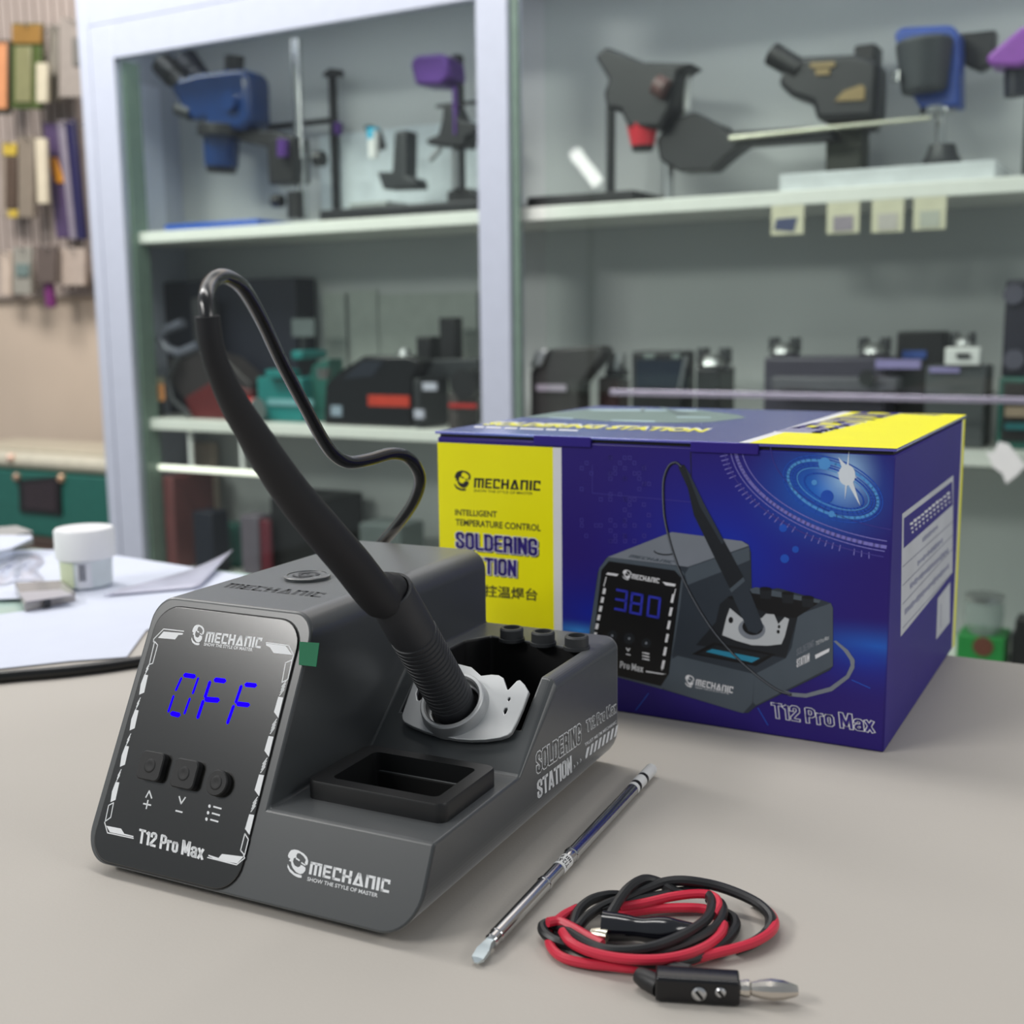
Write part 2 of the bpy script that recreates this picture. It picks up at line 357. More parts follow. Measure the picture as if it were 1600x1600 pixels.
# ------------------------------------------------------------------ upper shelf, left bay
Y = 1.83
t = thing('microscope', 'blue trinocular microscope on black boom arm, blue tray-like base, upper left shelf', 'microscope', (at(440, 300, 1.87).x, 1.87, S1))
put('body', slab(MB(), [(264, 140), (274, 122), (310, 113), (346, 109), (378, 106), (386, 124), (388, 190), (375, 203), (322, 203), (318, 186), (300, 190), (284, 174), (276, 158)], Y, .07), blue_p, t, bevel=.012, seg=3)
m = MB(); kcyl(m, (346, 200), (346, 262), Y+.03, 30, 26); put('objective_tube', m, blue_p, t, bevel=.003)
m = MB(); kcyl(m, (346, 262), (346, 270), Y+.035, 24, 22); put('objective_ring', m, black, t)
m = MB(); kcyl(m, (296, 142), (268, 116), Y+.02, 15, 17); kcyl(m, (272, 120), (254, 100), Y+.02, 19, 19); put('eyepiece', m, black, t)
m = MB(); kcyl(m, (320, 132), (300, 108), Y+.05, 18, 19); kcyl(m, (302, 112), (289, 94), Y+.05, 21, 21); put('eyepiece', m, navy, t)
m = MB(); kcyl(m, (366, 112), (366, 88), Y+.035, 15, 16); put('camera_port', m, black, t)
m = MB(); a = at(362, 160, Y); m.cyl((a.x, Y-.012, a.z), (a.x, Y+.002, a.z), .017); put('zoom_knob', m, blue_p, t)
m = MB(); kcyl(m, (300, 178), (278, 170), Y+.01, 11); put('side_knob', m, dgrey, t)
m = MB(); kcyl(m, (346, 196), (346, 214), Y+.02, 37); slab(m, [(372, 203), (430, 205), (452, 216), (452, 236), (425, 232), (372, 220)], Y+.02, .03); put('boom_arm', m, black, t, bevel=.002)
m = MB(); bxv(m, 418, 212, 484, 286, Y+.01, .05); put('focus_block', m, black, t, bevel=.003)
m = MB(); kcyl(m, (442, 218), (442, 245), Y, 9); put('clamp_knob', m, purple, t)
m = MB(); kcyl(m, (494, 248), (505, 248), Y+.02, 12); put('focus_knob', m, black, t)
m = MB(); post(m, 462, 62, Y+.04, 8, S1+.016); put('pole', m, chrome, t)
m = MB(); post(m, 464, 300, Y+.04, 16, S1+.016); kcyl(m, (440, 314), (428, 314), Y+.03, 10); put('pole_collar', m, black, t)
m = MB(); bxv(m, 255, 335, 470, 345, 1.80, .13, z0=S1, z1=S1+.013); put('base_plate', m, sky, t, bevel=.004)
t = thing('stand', 'slim black vertical rail with a hook top, behind the pole of blue microscope', 'stand', (at(520, 320, 1.95).x, 1.95, S1))
m = MB(); bxv(m, 515, 105, 530, 330, 1.945, .02, z0=S1); put('rail', m, black, t, bevel=.002)
m = MB(); slab(m, [(503, 114), (515, 106), (528, 108), (528, 118), (504, 120)], 1.94, .02); put('hook', m, black, t, bevel=.002)
m = MB(); bxv(m, 413, 189, 527, 197, 1.935, .01); put('cross_bar', m, black, t)
m = MB(); bxv(m, 521, 190, 536, 210, 1.935, .015); put('slider', m, purple, t, bevel=.002)
t = thing('microscope_stand', 'black camera stand with purple camera head, wide black base, near white post', 'microscope', (at(712, 320, 1.86).x, 1.86, S1))
m = MB(); bxv(m, 707, 83, 727, 320, 1.87, .02, z0=S1+.02); put('column', m, dark, t, bevel=.002)
m = MB(); slab(m, [(640, 98), (648, 86), (690, 83), (698, 90), (702, 120), (686, 134), (648, 133)], 1.83, .06); put('camera_head', m, purple, t, bevel=.006)
m = MB(); kcyl(m, (684, 108), (703, 116), 1.85, 14); put('camera_cap', m, black, t)
m = MB(); slab(m, [(692, 160), (705, 160), (716, 186), (740, 192), (744, 208), (728, 214), (724, 230), (690, 228), (668, 226), (664, 218), (684, 210), (690, 186)], 1.835, .045); put('focus_carrier', m, dark, t, bevel=.004)
m = MB(); bxv(m, 708, 135, 716, 210, 1.832, .01); put('gear_rack', m, purple, t)
m = MB(); bxv(m, 681, 160, 745, 165, 1.85, .008); put('handle_bar', m, black, t)
m = MB(); bxv(m, 705, 232, 717, 296, 1.845, .02); put('chrome_slide', m, steel, t)
m = MB(); kcyl(m, (688, 232), (672, 250), 1.84, 4); put('lever', m, steel, t)
m = MB(); slab(m, [(698, 300), (712, 292), (730, 294), (744, 308), (744, 318), (698, 318)], 1.86, .05); put('foot', m, black, t, bevel=.003)
m = MB(); m.box((at(498, 330, 1.80).x, 1.80, S1), (-1.05, 1.96, S1+.02)); put('base_plate', m, dark, t, bevel=.004)
t = thing('gripper', 'small dark clamp stand holding cyan and white bottle, middle of upper shelf', 'stand', (at(610, 300, 1.84).x, 1.86, S1+.0205))
m = MB(); slab(m, [(588, 268), (612, 268), (616, 205), (634, 202), (633, 275), (648, 278), (652, 294), (598, 296)], 1.84, .04); put('clamp_body', m, dgrey, t, bevel=.004)
m = MB(); kcyl(m, (584, 205), (584, 247), 1.83, 9, 8); put('bottle', m, white, t)
m = MB(); kcyl(m, (583, 200), (583, 217), 1.83, 9.5); put('bottle_cap', m, mat('cyan_plastic', (40, 170, 205), .35), t)
m = MB(); slab(m, [(568, 198), (576, 194), (590, 202), (598, 230), (590, 235)], 1.845, .012); put('grip_arm', m, black, t)
m = MB(); bxv(m, 545, 297, 652, 310, 1.81, .1, z0=S1+.0205, z1=S1+.03); put('stage', m, mat('grey_stage', (150, 155, 152), .4), t, bevel=.002)
tag(put('card_sheet', MB().box((at(500, 250, 1.97).x, 1.97, S1), (-1.09, 1.974, .545)), mat('reflection_card', (205, 214, 218), .7)), 'added pale card for a glass reflection behind the black camera stand', 'card')  # pale card added to stand for a reflection in the door glass
tag(put('notice', MB().box((XL+.0305, 1.80, .37), (XL+.032, 1.93, .67)), paper), 'white paper notice stuck on inner side of cabinet beside blue microscope', 'notice')

# ------------------------------------------------------------------ upper shelf, right bay
t = thing('microscope', 'black microscope with bright red objective ring beside the white post', 'microscope', (at(1010, 300, 1.88).x, 1.86, S1))
put('body', slab(MB(), [(928, 88), (945, 72), (1005, 96), (1082, 98), (1060, 112), (1052, 160), (1030, 200), (980, 200), (968, 172), (946, 170), (942, 145), (950, 125)], 1.82, .06), dark, t, bevel=.006)
m = MB(); kcyl(m, (1004, 195), (1004, 228), 1.845, 25, 18); put('objective_ring', m, mat('red_anodised', (205, 50, 62), .3), t)
m = MB(); kcyl(m, (1004, 226), (1004, 236), 1.845, 18, 16); put('lens', m, black, t)
m = MB(); bxv(m, 946, 165, 962, 315, 1.86, .02, z0=S1); put('stand_column', m, dgrey, t, bevel=.002)
m = MB(); kcyl(m, (1025, 132), (1040, 140), 1.81, 16); put('copper_knob', m, mat('brown_knob', (96, 70, 68), .4), t)
m = MB(); bxv(m, 1028, 132, 1072, 176, 1.87, .03); put('light_block', m, mat('olive_plastic', (92, 92, 18), .4), t, bevel=.003)
m = MB(); kcyl(m, (1073, 112), (1073, 172), 1.86, 5.5); put('glass_tube', m, white, t)
m = MB(); slab(m, [(1024, 218), (1048, 186), (1084, 174), (1106, 186), (1130, 196), (1134, 206), (1290, 196), (1300, 204), (1300, 216), (1160, 226), (1140, 240), (1110, 266), (1060, 268), (1030, 250)], 1.85, .05); put('boom_block', m, dark, t, bevel=.004)
m = MB(); bxv(m, 1140, 208, 1455, 213, 1.835, .008); 
m = MB(); m.tube([at(1140, 216, 1.84), at(1300, 199, 1.84), at(1455, 184, 1.84)], .0035); put('boom_rod', m, mat('satin_rod', (196, 196, 178), .25, .7), t)
m = MB(); post(m, 1044, 220, 1.875, 9, S1); put('pole', m, steel, t)
m = MB(); m.box((at(822, 320, 1.80).x, 1.80, S1), (at(1040, 310, 1.93).x, 1.93, S1+.018)); put('base_plate', m, black, t, bevel=.004)
t = thing('microscope', 'black binocular microscope head with gold lettering on a black column', 'microscope', (at(1320, 260, 1.87).x, 1.87, S1+.0255))
put('body', slab(MB(), [(1214, 130), (1225, 102), (1250, 88), (1335, 84), (1372, 96), (1368, 184), (1275, 188), (1268, 160), (1235, 150)], 1.83, .07), dark, t, bevel=.008, seg=3)
m = MB(); kcyl(m, (1250, 110), (1206, 84), 1.84, 17, 18); put('eyepiece', m, black, t)
m = MB(); bxv(m, 1332, 68, 1378, 200, 1.895, .05); put('back_column', m, black, t, bevel=.004)
m = MB()
for q in ([(1266, 98), (1304, 96), (1304, 104), (1266, 106)], [(1274, 108), (1296, 107), (1296, 116), (1274, 117)], [(1304, 158), (1318, 142), (1346, 132), (1351, 136), (1350, 156)]): slab(m, q, 1.826, .003)
put('gold_lettering', m, mat('gold_print', (140, 118, 74), .4), t)
m = MB(); bxv(m, 1290, 195, 1358, 262, 1.905, .05, z0=S1+.0255); put('stand_foot', m, mat('olive_black', (62, 64, 54), .5), t, bevel=.003)
t = thing('microscope', 'blue microscope head with black cup on chrome post and black knob foot', 'microscope', (at(1470, 240, 1.86).x, 1.86, S1+.0255))
put('body', slab(MB(), [(1396, 52), (1408, 42), (1486, 38), (1498, 50), (1500, 166), (1436, 168), (1420, 140)], 1.85, .05), mat('blue_head', (38, 70, 150), .35), t, bevel=.005)
m = MB(); kcyl(m, (1444, 62), (1444, 146), 1.845, 44, 34); put('cup', m, mat('charcoal_cup', (58, 62, 66), .5), t, bevel=.006)
m = MB(); kcyl(m, (1400, 112), (1400, 128), 1.82, 8); put('side_bolt', m, chrome, t)
m = MB(); kcyl(m, (1470, 168), (1470, 228), 1.875, 8); kcyl(m, (1466, 168), (1466, 178), 1.875, 28); put('post', m, chrome, t)
m = MB(); a = at(1472, 240, 1.875); m.lathe((a.x, 1.875, S1+.0255), (0, 0, 1), [(0, .026), (.01, .028), (.02, .022), (.034, .018)]); put('foot', m, dgrey, t)
t = thing('microscope', 'purple microscope head at the right edge of the frame', 'microscope', (at(1590, 260, 1.87).x, 1.87, S1))
put('body', slab(MB(), [(1540, 88), (1598, 40), (1640, 40), (1640, 84), (1590, 104), (1545, 102)], 1.83, .06), mat('violet_shell', (140, 76, 168), .3), t, bevel=.005)
m = MB(); kcyl(m, (1588, 108), (1588, 150), 1.86, 18); put('lens_barrel', m, navy, t)
m = MB(); slab(m, [(1500, 52), (1556, 46), (1552, 96), (1530, 110), (1506, 100)], 1.91, .03); put('mount', m, dark, t, bevel=.003)
m = MB(); post(m, 1620, 60, 1.89, 12, S1); put('pole', m, dgrey, t)
t = tag(put('flat_box', MB().box((at(1218, 270, 1.80).x, 1.80, S1), (at(1556, 260, 1.8).x, 1.975, S1+.025)), mat('white_carton', (206, 210, 212), .6), bevel=.002), 'long flat white carton lying under the two right-hand microscopes', 'box')

# tags hanging from the front edge of the upper shelf
for i, (x0, x1, y0, y1, ink, lab) in enumerate(((1205, 1256, 322, 368, (70, 76, 110), 'price card with tilted dark square, leftmost under the upper right shelf'),
        (1292, 1343, 318, 366, (150, 140, 150), 'price card with white border and mauve panel under upper right shelf'),
        (1362, 1412, 314, 364, (190, 184, 178), 'plain pale price card third from the post side under upper shelf'),
        (1427, 1478, 310, 360, (182, 184, 172), 'rightmost pale price card hanging under the upper right shelf'))):
    c = put('price_card', MB().box((at(x0, 340, CY+.026).x, CY+.026, at(x0, y1, CY+.026).z), (at(x1, 340, CY+.026).x, CY+.027, S1-.0225)), mat('pale_tag', (212, 208, 182), .6), bevel=.0005)
    tag(c, lab, 'tag', 'price cards under the shelf edge')
    b = MB(); Yc = CY+.0255
    q = [(x0+8, y0+20), (x1-10, y0+17), (x1-16, y1-6), (x0+4, y1-9)] if i == 0 else [(x0+10, y0+20), (x1-10, y0+18), (x1-10, y1-6), (x0+10, y1-4)]
    slab(b, q, Yc-.0004, .0006); put('printed_panel', b, mat('tag_ink%d' % i, ink, .6), c)

# ------------------------------------------------------------------ middle shelf, left bay
tag(put('carton', MB().box((-1.9255, 1.91, S2), (at(494, 560, 1.97).x, 1.974, at(380, 436, 1.9).z)), navy, bevel=.002), 'tall black-blue carton standing at the left end of middle shelf', 'box')
t = thing('hot_air_station', 'dark rework machine with grey handle and dark red base on middle shelf', 'machine', (at(320, 640, 1.84).x, 1.84, S2))
m = MB(); slab(m, [(262, 560), (300, 545), (350, 560), (392, 600), (392, 640), (300, 640), (268, 600)], 1.83, .06); put('body', m, mat('brown_black', (40, 34, 34), .5), t, bevel=.004)
m = MB(); slab(m, [(288, 622), (330, 596), (392, 610), (392, 656), (300, 656)], 1.825, .06, zb=S2); put('base', m, mat('dark_red_base', (88, 18, 18), .45), t, bevel=.003)
m = MB(); m.tube([at(x, y, 1.83) for x, y in ((286, 505), (262, 514), (252, 530), (262, 546), (282, 552), (310, 540))], .010); put('handle', m, mat('slate_handle', (92, 94, 106), .4), t)
m = MB(); bxv(m, 300, 465, 342, 545, 1.86, .03); put('column', m, mat('smoky_column', (52, 52, 54), .4), t, bevel=.003)
m = MB(); m.tube([at(x, y, 1.815) for x, y in ((278, 560), (262, 590), (270, 625), (296, 648))], .006); put('hose', m, dgrey, t)
t = thing('small_box', 'small cream and orange box at the cabinet side on middle shelf', 'box', (at(238, 630, 1.80).x, 1.8, S2))
m = MB(); bxv(m, 230, 590, 258, 628, 1.82, .03); put('carton', m, mat('cream_carton', (205, 198, 170), .6), t, bevel=.002)
m = MB(); bxv(m, 240, 600, 258, 626, 1.817, .004); put('orange_label', m, mat('orange_label', (222, 150, 92), .6), t)
m = MB(); bxv(m, 232, 628, 256, 655, 1.82, .03, z0=S2); put('stand', m, dgrey, t)
t = thing('tape_roll', 'red roll with grey side between red-based machine and teal machine', 'roll', (at(390, 640, 1.79).x, 1.79, S2))
m = MB(); a = at(384, 632, 1.79); m.cyl((a.x, 1.79, S2+.024), (a.x+.026, 1.79, S2+.024), .024); put('roll', m, red, t)
m = MB(); m.cyl((a.x+.026, 1.79, S2+.024), (a.x+.030, 1.79, S2+.024), .0238); put('side_disc', m, mat('grey_disc', (150, 150, 150), .4), t)
t = thing('soldering_machine', 'teal desoldering machine with pale stripe on middle shelf, left of black machine', 'machine', (at(455, 640, 1.82).x, 1.84, S2))
m = MB(); bxv(m, 402, 590, 498, 656, 1.82, .05, z0=S2); put('base', m, teal, t, bevel=.004)
m = MB(); slab(m, [(478, 600), (488, 570), (512, 560), (514, 656), (478, 656)], 1.85, .05, zb=S2); put('tower', m, dteal, t, bevel=.003)
m = MB(); bxv(m, 455, 548, 512, 562, 1.83, .08); put('lid', m, teal, t, bevel=.003)
m = MB(); bxv(m, 418, 624, 490, 634, 1.816, .005); put('stripe', m, mat('pale_teal', (120, 170, 175), .4), t)
m = MB(); bxv(m, 414, 578, 470, 592, 1.80, .04); put('handle', m, teal, t, bevel=.003)
m = MB(); kcyl(m, (505, 575), (505, 592), 1.80, 12, 9); put('metal_funnel', m, chrome, t)
m = MB(); bxv(m, 456, 498, 495, 526, 1.88, .01); put('display_flag', m, mat('grey_flag', (96, 104, 104), .4), t)
m = MB(); kcyl(m, (474, 526), (474, 550), 1.885, 4); put('flag_post', m, dgrey, t)
t = thing('rework_machine', 'black machine with bright orange-red stripe on the left middle shelf', 'machine', (at(580, 640, 1.82).x, 1.84, S2))
m = MB(); slab(m, [(505, 655), (508, 600), (530, 580), (568, 556), (640, 556), (656, 566), (644, 590), (642, 656)], 1.80, .05, zb=S2); put('body', m, mat('gloss_black', (8, 8, 10), .25), t, bevel=.004)
m = MB(); bxv(m, 575, 618, 642, 635, 1.796, .006); put('stripe', m, mat('orange_red', (196, 58, 36), .4), t)
m = MB(); slab(m, [(536, 592), (566, 564), (600, 564), (582, 588)], 1.797, .004); put('control_panel', m, mat('slate_panel', (36, 40, 50), .2), t)
m = MB(); bxv(m, 517, 634, 536, 650, 1.796, .006); put('badge', m, mat('pale_badge', (150, 165, 180), .4), t)
m = MB(); kcyl(m, (632, 556), (632, 545), 1.84, 12, 8); put('nozzle', m, steel, t)
t = thing('rework_machine', 'dark grey machine with two white stickers on middle shelf beside white post', 'machine', (at(690, 640, 1.82).x, 1.84, S2))
m = MB(); bxv(m, 646, 592, 702, 668, 1.79, .10, z0=S2); put('body', m, dgrey, t, bevel=.004)
m = MB(); bxv(m, 700, 614, 748, 668, 1.79, .07, z0=S2); put('side_unit', m, mat('brown_grey', (70, 64, 62), .5), t, bevel=.003)
m = MB(); bxv(m, 701, 631, 746, 637, 1.786, .005); put('red_line', m, red, t)
for q in ((660, 598, 684, 610), (647, 640, 664, 654)):
    m = MB(); bxv(m, *q, 1.786, .005); put('sticker', m, mat('sticker_white', (190, 190, 205), .5), t)
m = MB(); bxv(m, 686, 496, 724, 562, 1.90, .03); bxv(m, 650, 526, 690, 562, 1.90, .04); put('holder_uprights', m, black, t, bevel=.003)
m = MB(); slab(m, [(652, 562), (748, 560), (748, 612), (704, 612), (700, 590), (652, 590)], 1.882, .06); put('upper_body', m, mat('charcoal_body', (44, 47, 50), .45), t, bevel=.003)
m = MB(); a = at(728, 600, 1.80); m.cyl((a.x, 1.79, a.z), (a.x, 1.83, a.z), .026); put('iron_coil', m, black, t)
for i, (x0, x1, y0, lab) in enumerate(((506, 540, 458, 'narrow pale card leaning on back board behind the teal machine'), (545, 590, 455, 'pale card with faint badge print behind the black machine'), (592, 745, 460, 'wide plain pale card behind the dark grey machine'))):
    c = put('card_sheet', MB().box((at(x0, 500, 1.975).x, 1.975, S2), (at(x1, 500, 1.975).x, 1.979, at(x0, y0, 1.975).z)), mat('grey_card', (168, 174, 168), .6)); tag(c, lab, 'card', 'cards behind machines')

# ------------------------------------------------------------------ middle shelf, right bay
t = thing('soldering_machine', 'dark grey slope-topped machine right of white post on middle shelf', 'machine', (at(880, 680, 1.82).x, 1.85, S2))
m = MB(); slab(m, [(828, 690), (828, 580), (862, 545), (936, 540), (944, 552), (905, 600), (905, 690)], 1.80, .045, zb=S2); put('body', m, mat('grey_brown_device', (58, 56, 56), .45), t, bevel=.004)
m = MB(); bxv(m, 838, 601, 886, 611, 1.796, .005); put('label_strip', m, mat('mauve_label', (170, 160, 175), .4), t)
m = MB(); slab(m, [(826, 575), (836, 548), (856, 546), (845, 572)], 1.79, .02); put('iron_cradle', m, steel, t, bevel=.002)
t = thing('iron_stand', 'silver iron holder on a dark red base beside slope-topped machine', 'stand', (at(965, 690, 1.84).x, 1.84, S2))
m = MB(); bxv(m, 934, 590, 984, 700, 1.86, .05, z0=S2); put('base', m, mat('maroon_base', (60, 26, 30), .45), t, bevel=.003)
m = MB(); kcyl(m, (964, 592), (964, 552), 1.885, 20, 15); put('holder', m, steel, t)
m = MB(); bxv(m, 946, 578, 982, 588, 1.855, .02); put('collar', m, dgrey, t)
t = thing('screen_device', 'dark device with wide blue-black screen on the right middle shelf', 'machine', (at(1038, 690, 1.84).x, 1.84, S2))
m = MB(); bxv(m, 986, 549, 1086, 700, 1.81, .06, z0=S2); put('body', m, dark, t, bevel=.004)
m = MB(); bxv(m, 994, 563, 1074, 606, 1.806, .005); put('screen', m, mat('blue_black_screen', (24, 34, 50), .12), t)
m = MB(); bxv(m, 1006, 553, 1024, 560, 1.806, .005); put('button', m, mat('grey_button', (120, 130, 128), .4), t); m = MB(); bxv(m, 1050, 553, 1064, 560, 1.806, .005); put('button', m, MATS['grey_button'], t)
m = MB(); kcyl(m, (1072, 556), (1062, 606), 1.80, 3); put('probe', m, steel, t)
def cradle(x, y, Yc, r, root, s=1):                  # cup-shaped iron holder with two ears
    m = MB(); a = at(x, y, Yc); k = ppm(a)
    m.lathe((a.x, Yc, a.z), (0, 0, 1), [(0, r*k), (r*.25*k, r*1.1*k), (r*.7*k, r*.85*k), (r*.9*k, r*.6*k)]); put('holder_cup', m, steel, root)
    for sx in (-1, 1):
        m = MB(); m.box((a.x+sx*r*.75*k-r*.32*k, Yc-r*.4*k, a.z+r*.3*k), (a.x+sx*r*.75*k+r*.32*k, Yc+r*.4*k, a.z+r*1.3*k)); put('holder_ear', m, dgrey, root, bevel=.002)
t = thing('soldering_machine', 'black station with silver cup holder, right of the blue-black screen', 'machine', (at(1115, 690, 1.85).x, 1.85, S2))
m = MB(); bxv(m, 1086, 575, 1148, 700, 1.82, .08, z0=S2); put('body', m, dark, t, bevel=.004); cradle(1116, 575, 1.86, 24, t)
t = thing('soldering_machine', 'long dark violet console with two cup holders on right middle shelf', 'machine', (at(1300, 690, 1.86).x, 1.86, S2))
m = MB(); bxv(m, 1192, 558, 1400, 700, 1.84, .08, z0=S2); put('body', m, mat('violet_grey', (62, 58, 72), .4), t, bevel=.005)
m = MB(); bxv(m, 1205, 590, 1410, 612, 1.80, .04); put('front_ledge', m, mat('grey_ledge', (88, 86, 94), .4), t, bevel=.003)
m = MB(); bxv(m, 1368, 562, 1440, 576, 1.83, .01); put('lilac_strip', m, lilac, t)
m = MB(); a = at(1358, 590, 1.80); m.cyl((a.x, 1.785, a.z), (a.x, 1.80, a.z), .012); put('knob', m, black, t)
cradle(1226, 556, 1.88, 22, t); cradle(1366, 556, 1.88, 22, t)
t = thing('rework_machine', 'black box-shaped machine with blue strip behind the white labelled box', 'machine', (at(1425, 690, 1.92).x, 1.92, S2))
m = MB(); bxv(m, 1398, 518, 1482, 700, 1.93, .05, z0=S2); put('body', m, black, t, bevel=.004)
m = MB(); bxv(m, 1410, 548, 1448, 560, 1.926, .005); put('blue_strip', m, mat('blue_strip', (60, 90, 170), .4), t)
t = thing('labelled_box', 'dark box with white label and cup holder on top near right edge', 'box', (at(1505, 690, 1.83).x, 1.84, S2))
m = MB(); bxv(m, 1444, 572, 1550, 700, 1.82, .08, z0=S2); put('body', m, mat('slate_box', (70, 74, 76), .45), t, bevel=.003)
m = MB(); bxv(m, 1476, 543, 1536, 571, 1.812, .03); put('white_block', m, white, t, bevel=.002)
m = MB(); bxv(m, 1494, 552, 1516, 559, 1.808, .005); put('black_badge', m, black, t)
m = MB(); bxv(m, 1452, 574, 1500, 582, 1.816, .005); put('lilac_strip', m, lilac, t)
cradle(1506, 540, 1.85, 16, t)
t = thing('boxed_device', 'teal-edged device with dark front stacked below violet speaker-like unit', 'machine', (at(1595, 690, 1.86).x, 1.86, S2))
m = MB(); bxv(m, 1558, 590, 1640, 700, 1.83, .1, z0=S2); put('body', m, dteal, t, bevel=.003)
m = MB(); bxv(m, 1566, 598, 1640, 690, 1.826, .005); put('front_panel', m, black, t)
m = MB(); bxv(m, 1570, 662, 1640, 672, 1.822, .005); put('cyan_stripe', m, mat('dim_cyan', (40, 110, 115), .4), t)
m = MB(); bxv(m, 1570, 636, 1640, 652, 1.822, .005); put('tan_label', m, mat('tan_label', (150, 132, 112), .5), t)
ztop = at(1600, 590, 1.83).z
t = thing('stacked_device', 'dark violet unit with round dial on top of the teal-edged device', 'machine', (at(1595, 590, 1.87).x, 1.87, ztop))
m = MB(); bxv(m, 1568, 436, 1640, 585, 1.845, .08, z0=ztop); put('body', m, mat('violet_black', (34, 32, 46), .4), t, bevel=.004)
m = MB()
for y in (460, 562):
    m = MB(); a = at(1584, y, 1.84); m.cyl((a.x, 1.838, a.z), (a.x, 1.845, a.z), .014); put('dial', m, mat('grey_dial', (84, 82, 96), .4), t)
tag(put('dark_pillar', MB().box((at(1506, 660, 1.93).x, 1.93, S2), (at(1528, 660, 1.93).x, 1.97, at(1515, 600, 1.93).z)), black), 'black upright strip standing beside teal-edged device', 'panel')
# star arrow sticker on the glass
m = MB(); slab(m, [(1541, 706), (1552, 708), (1560, 690), (1576, 694), (1590, 712), (1602, 728), (1590, 742), (1572, 756), (1566, 740), (1552, 730)], CY-.004, .002)
tag(put('arrow_sticker', m, white), 'white arrow-shaped sticker on the cabinet glass near the right edge', 'sticker')

# ------------------------------------------------------------------ bottom shelf
t = thing('jar', 'clear glass jar with silver lid on green box, low right shelf', 'jar', (at(1540, 985, 1.82).x, 1.82, at(1540, 990, 1.82).z))
zj = at(1540, 990, 1.82).z; zk = zj-.0004; a = at(1536, 985, 1.82)
m = MB(); m.lathe((a.x, 1.82, zj), (0, 0, 1), [(0, .018), (.012, .026), (.03, .028), (.05, .026)]); put('bowl', m, glass('jar_glass', (225, 232, 230), 1.4, body=.25), t)
m = MB(); m.lathe((a.x, 1.82, zj+.05), (0, 0, 1), [(0, .027), (.008, .027)]); put('lid', m, steel, t)
t = thing('carton', 'small green carton with dark red oval, under the glass jar', 'box', (a.x, 1.83, S3))
m = MB(); m.box((a.x-.033, 1.80, S3), (a.x+.033, 1.87, zk)); put('box', m, mat('green_carton', (30, 140, 62), .5), t, bevel=.002)
m = MB(); b = at(1536, 1010, 1.80); m.lathe((b.x, 1.80, b.z), (0, -1, 0), [(0, .014), (.002, .014)]); put('oval_print', m, mat('maroon_print', (110, 60, 46), .5), t)
tag(put('carton', MB().box((a.x+.036, 1.845, S3), (at(1600, 1000, 1.9).x, 1.9, at(1580, 990, 1.84).z)), navy, bevel=.002), 'dark blue carton on low shelf right of the green carton', 'box')
tag(put('carton', MB().box((at(1586, 1000, 1.80).x, 1.79, S3), (at(1660, 1000, 1.82).x, 1.83, at(1590, 965, 1.80).z)), black, bevel=.002), 'black carton on low shelf at the right frame edge', 'box')
t = thing('reflection_tube', 'added glowing tube for a glass reflection under the middle shelf on the left', 'lamp', (at(330, 735, 1.80).x, 1.80, S2-.022))  # glowing tube added in place of a tube reflected in the glass
m = MB(); m.cyl(at(250, 730, 1.80), at(420, 741, 1.80), .0055); put('tube', m, mat('reflection_glow', (250, 250, 235), .4, emit=1.1, var=0), t)
m = MB(); a = at(300, 733, 1.80); b = at(380, 738, 1.80)
for q in (a, b): m.box((q.x-.004, 1.797, q.z), (q.x+.004, 1.803, S2-.0229))
put('bracket', m, white, t)
for nm, x0, x1, y0, Yb, d, M, lab in (('carton', 256, 272, 745, 1.80, .12, mat('dull_red_carton', (108, 58, 58), .6), 'narrow dull red carton at the cabinet side, bottom left shelf'),
        ('machine', 300, 330, 800, 1.79, .05, navy, 'small black-blue device on bottom left shelf'), ('machine', 335, 370, 820, 1.87, .05, dteal, 'small dark teal device on bottom left shelf'),
        ('machine', 374, 402, 806, 1.81, .05, mat('mauve_grey', (98, 90, 100), .5), 'small mauve-grey device on bottom left shelf'),
        ('machine', 404, 420, 812, 1.79, .01, mat('crimson_dark', (96, 26, 40), .4), 'small dark crimson device beside the large black case'),
        ('case', 422, 500, 780, 1.81, .14, mat('matt_black_case', (10, 10, 12), .5), 'large black case on bottom shelf behind the iron handle'),
        ('card_sheet', 302, 336, 692, 1.95, .02, mat('beige_card', (190, 172, 156), .6), 'beige card standing at back of bottom left shelf'),
        ('tray', 560, 625, 820, 1.82, .08, mat('grey_tray', (96, 104, 104), .5), 'grey tray on bottom shelf near the loop of black cable')):
    a, b = at(x0, 800, Yb).x, at(x1, 800, Yb).x
    o = put(nm, MB().box((a, Yb, S3), (b, Yb+d, at((x0+x1)/2, y0, Yb).z)), M, bevel=.003); tag(o, lab, 'box' if nm == 'carton' else nm.replace('_', ' '))

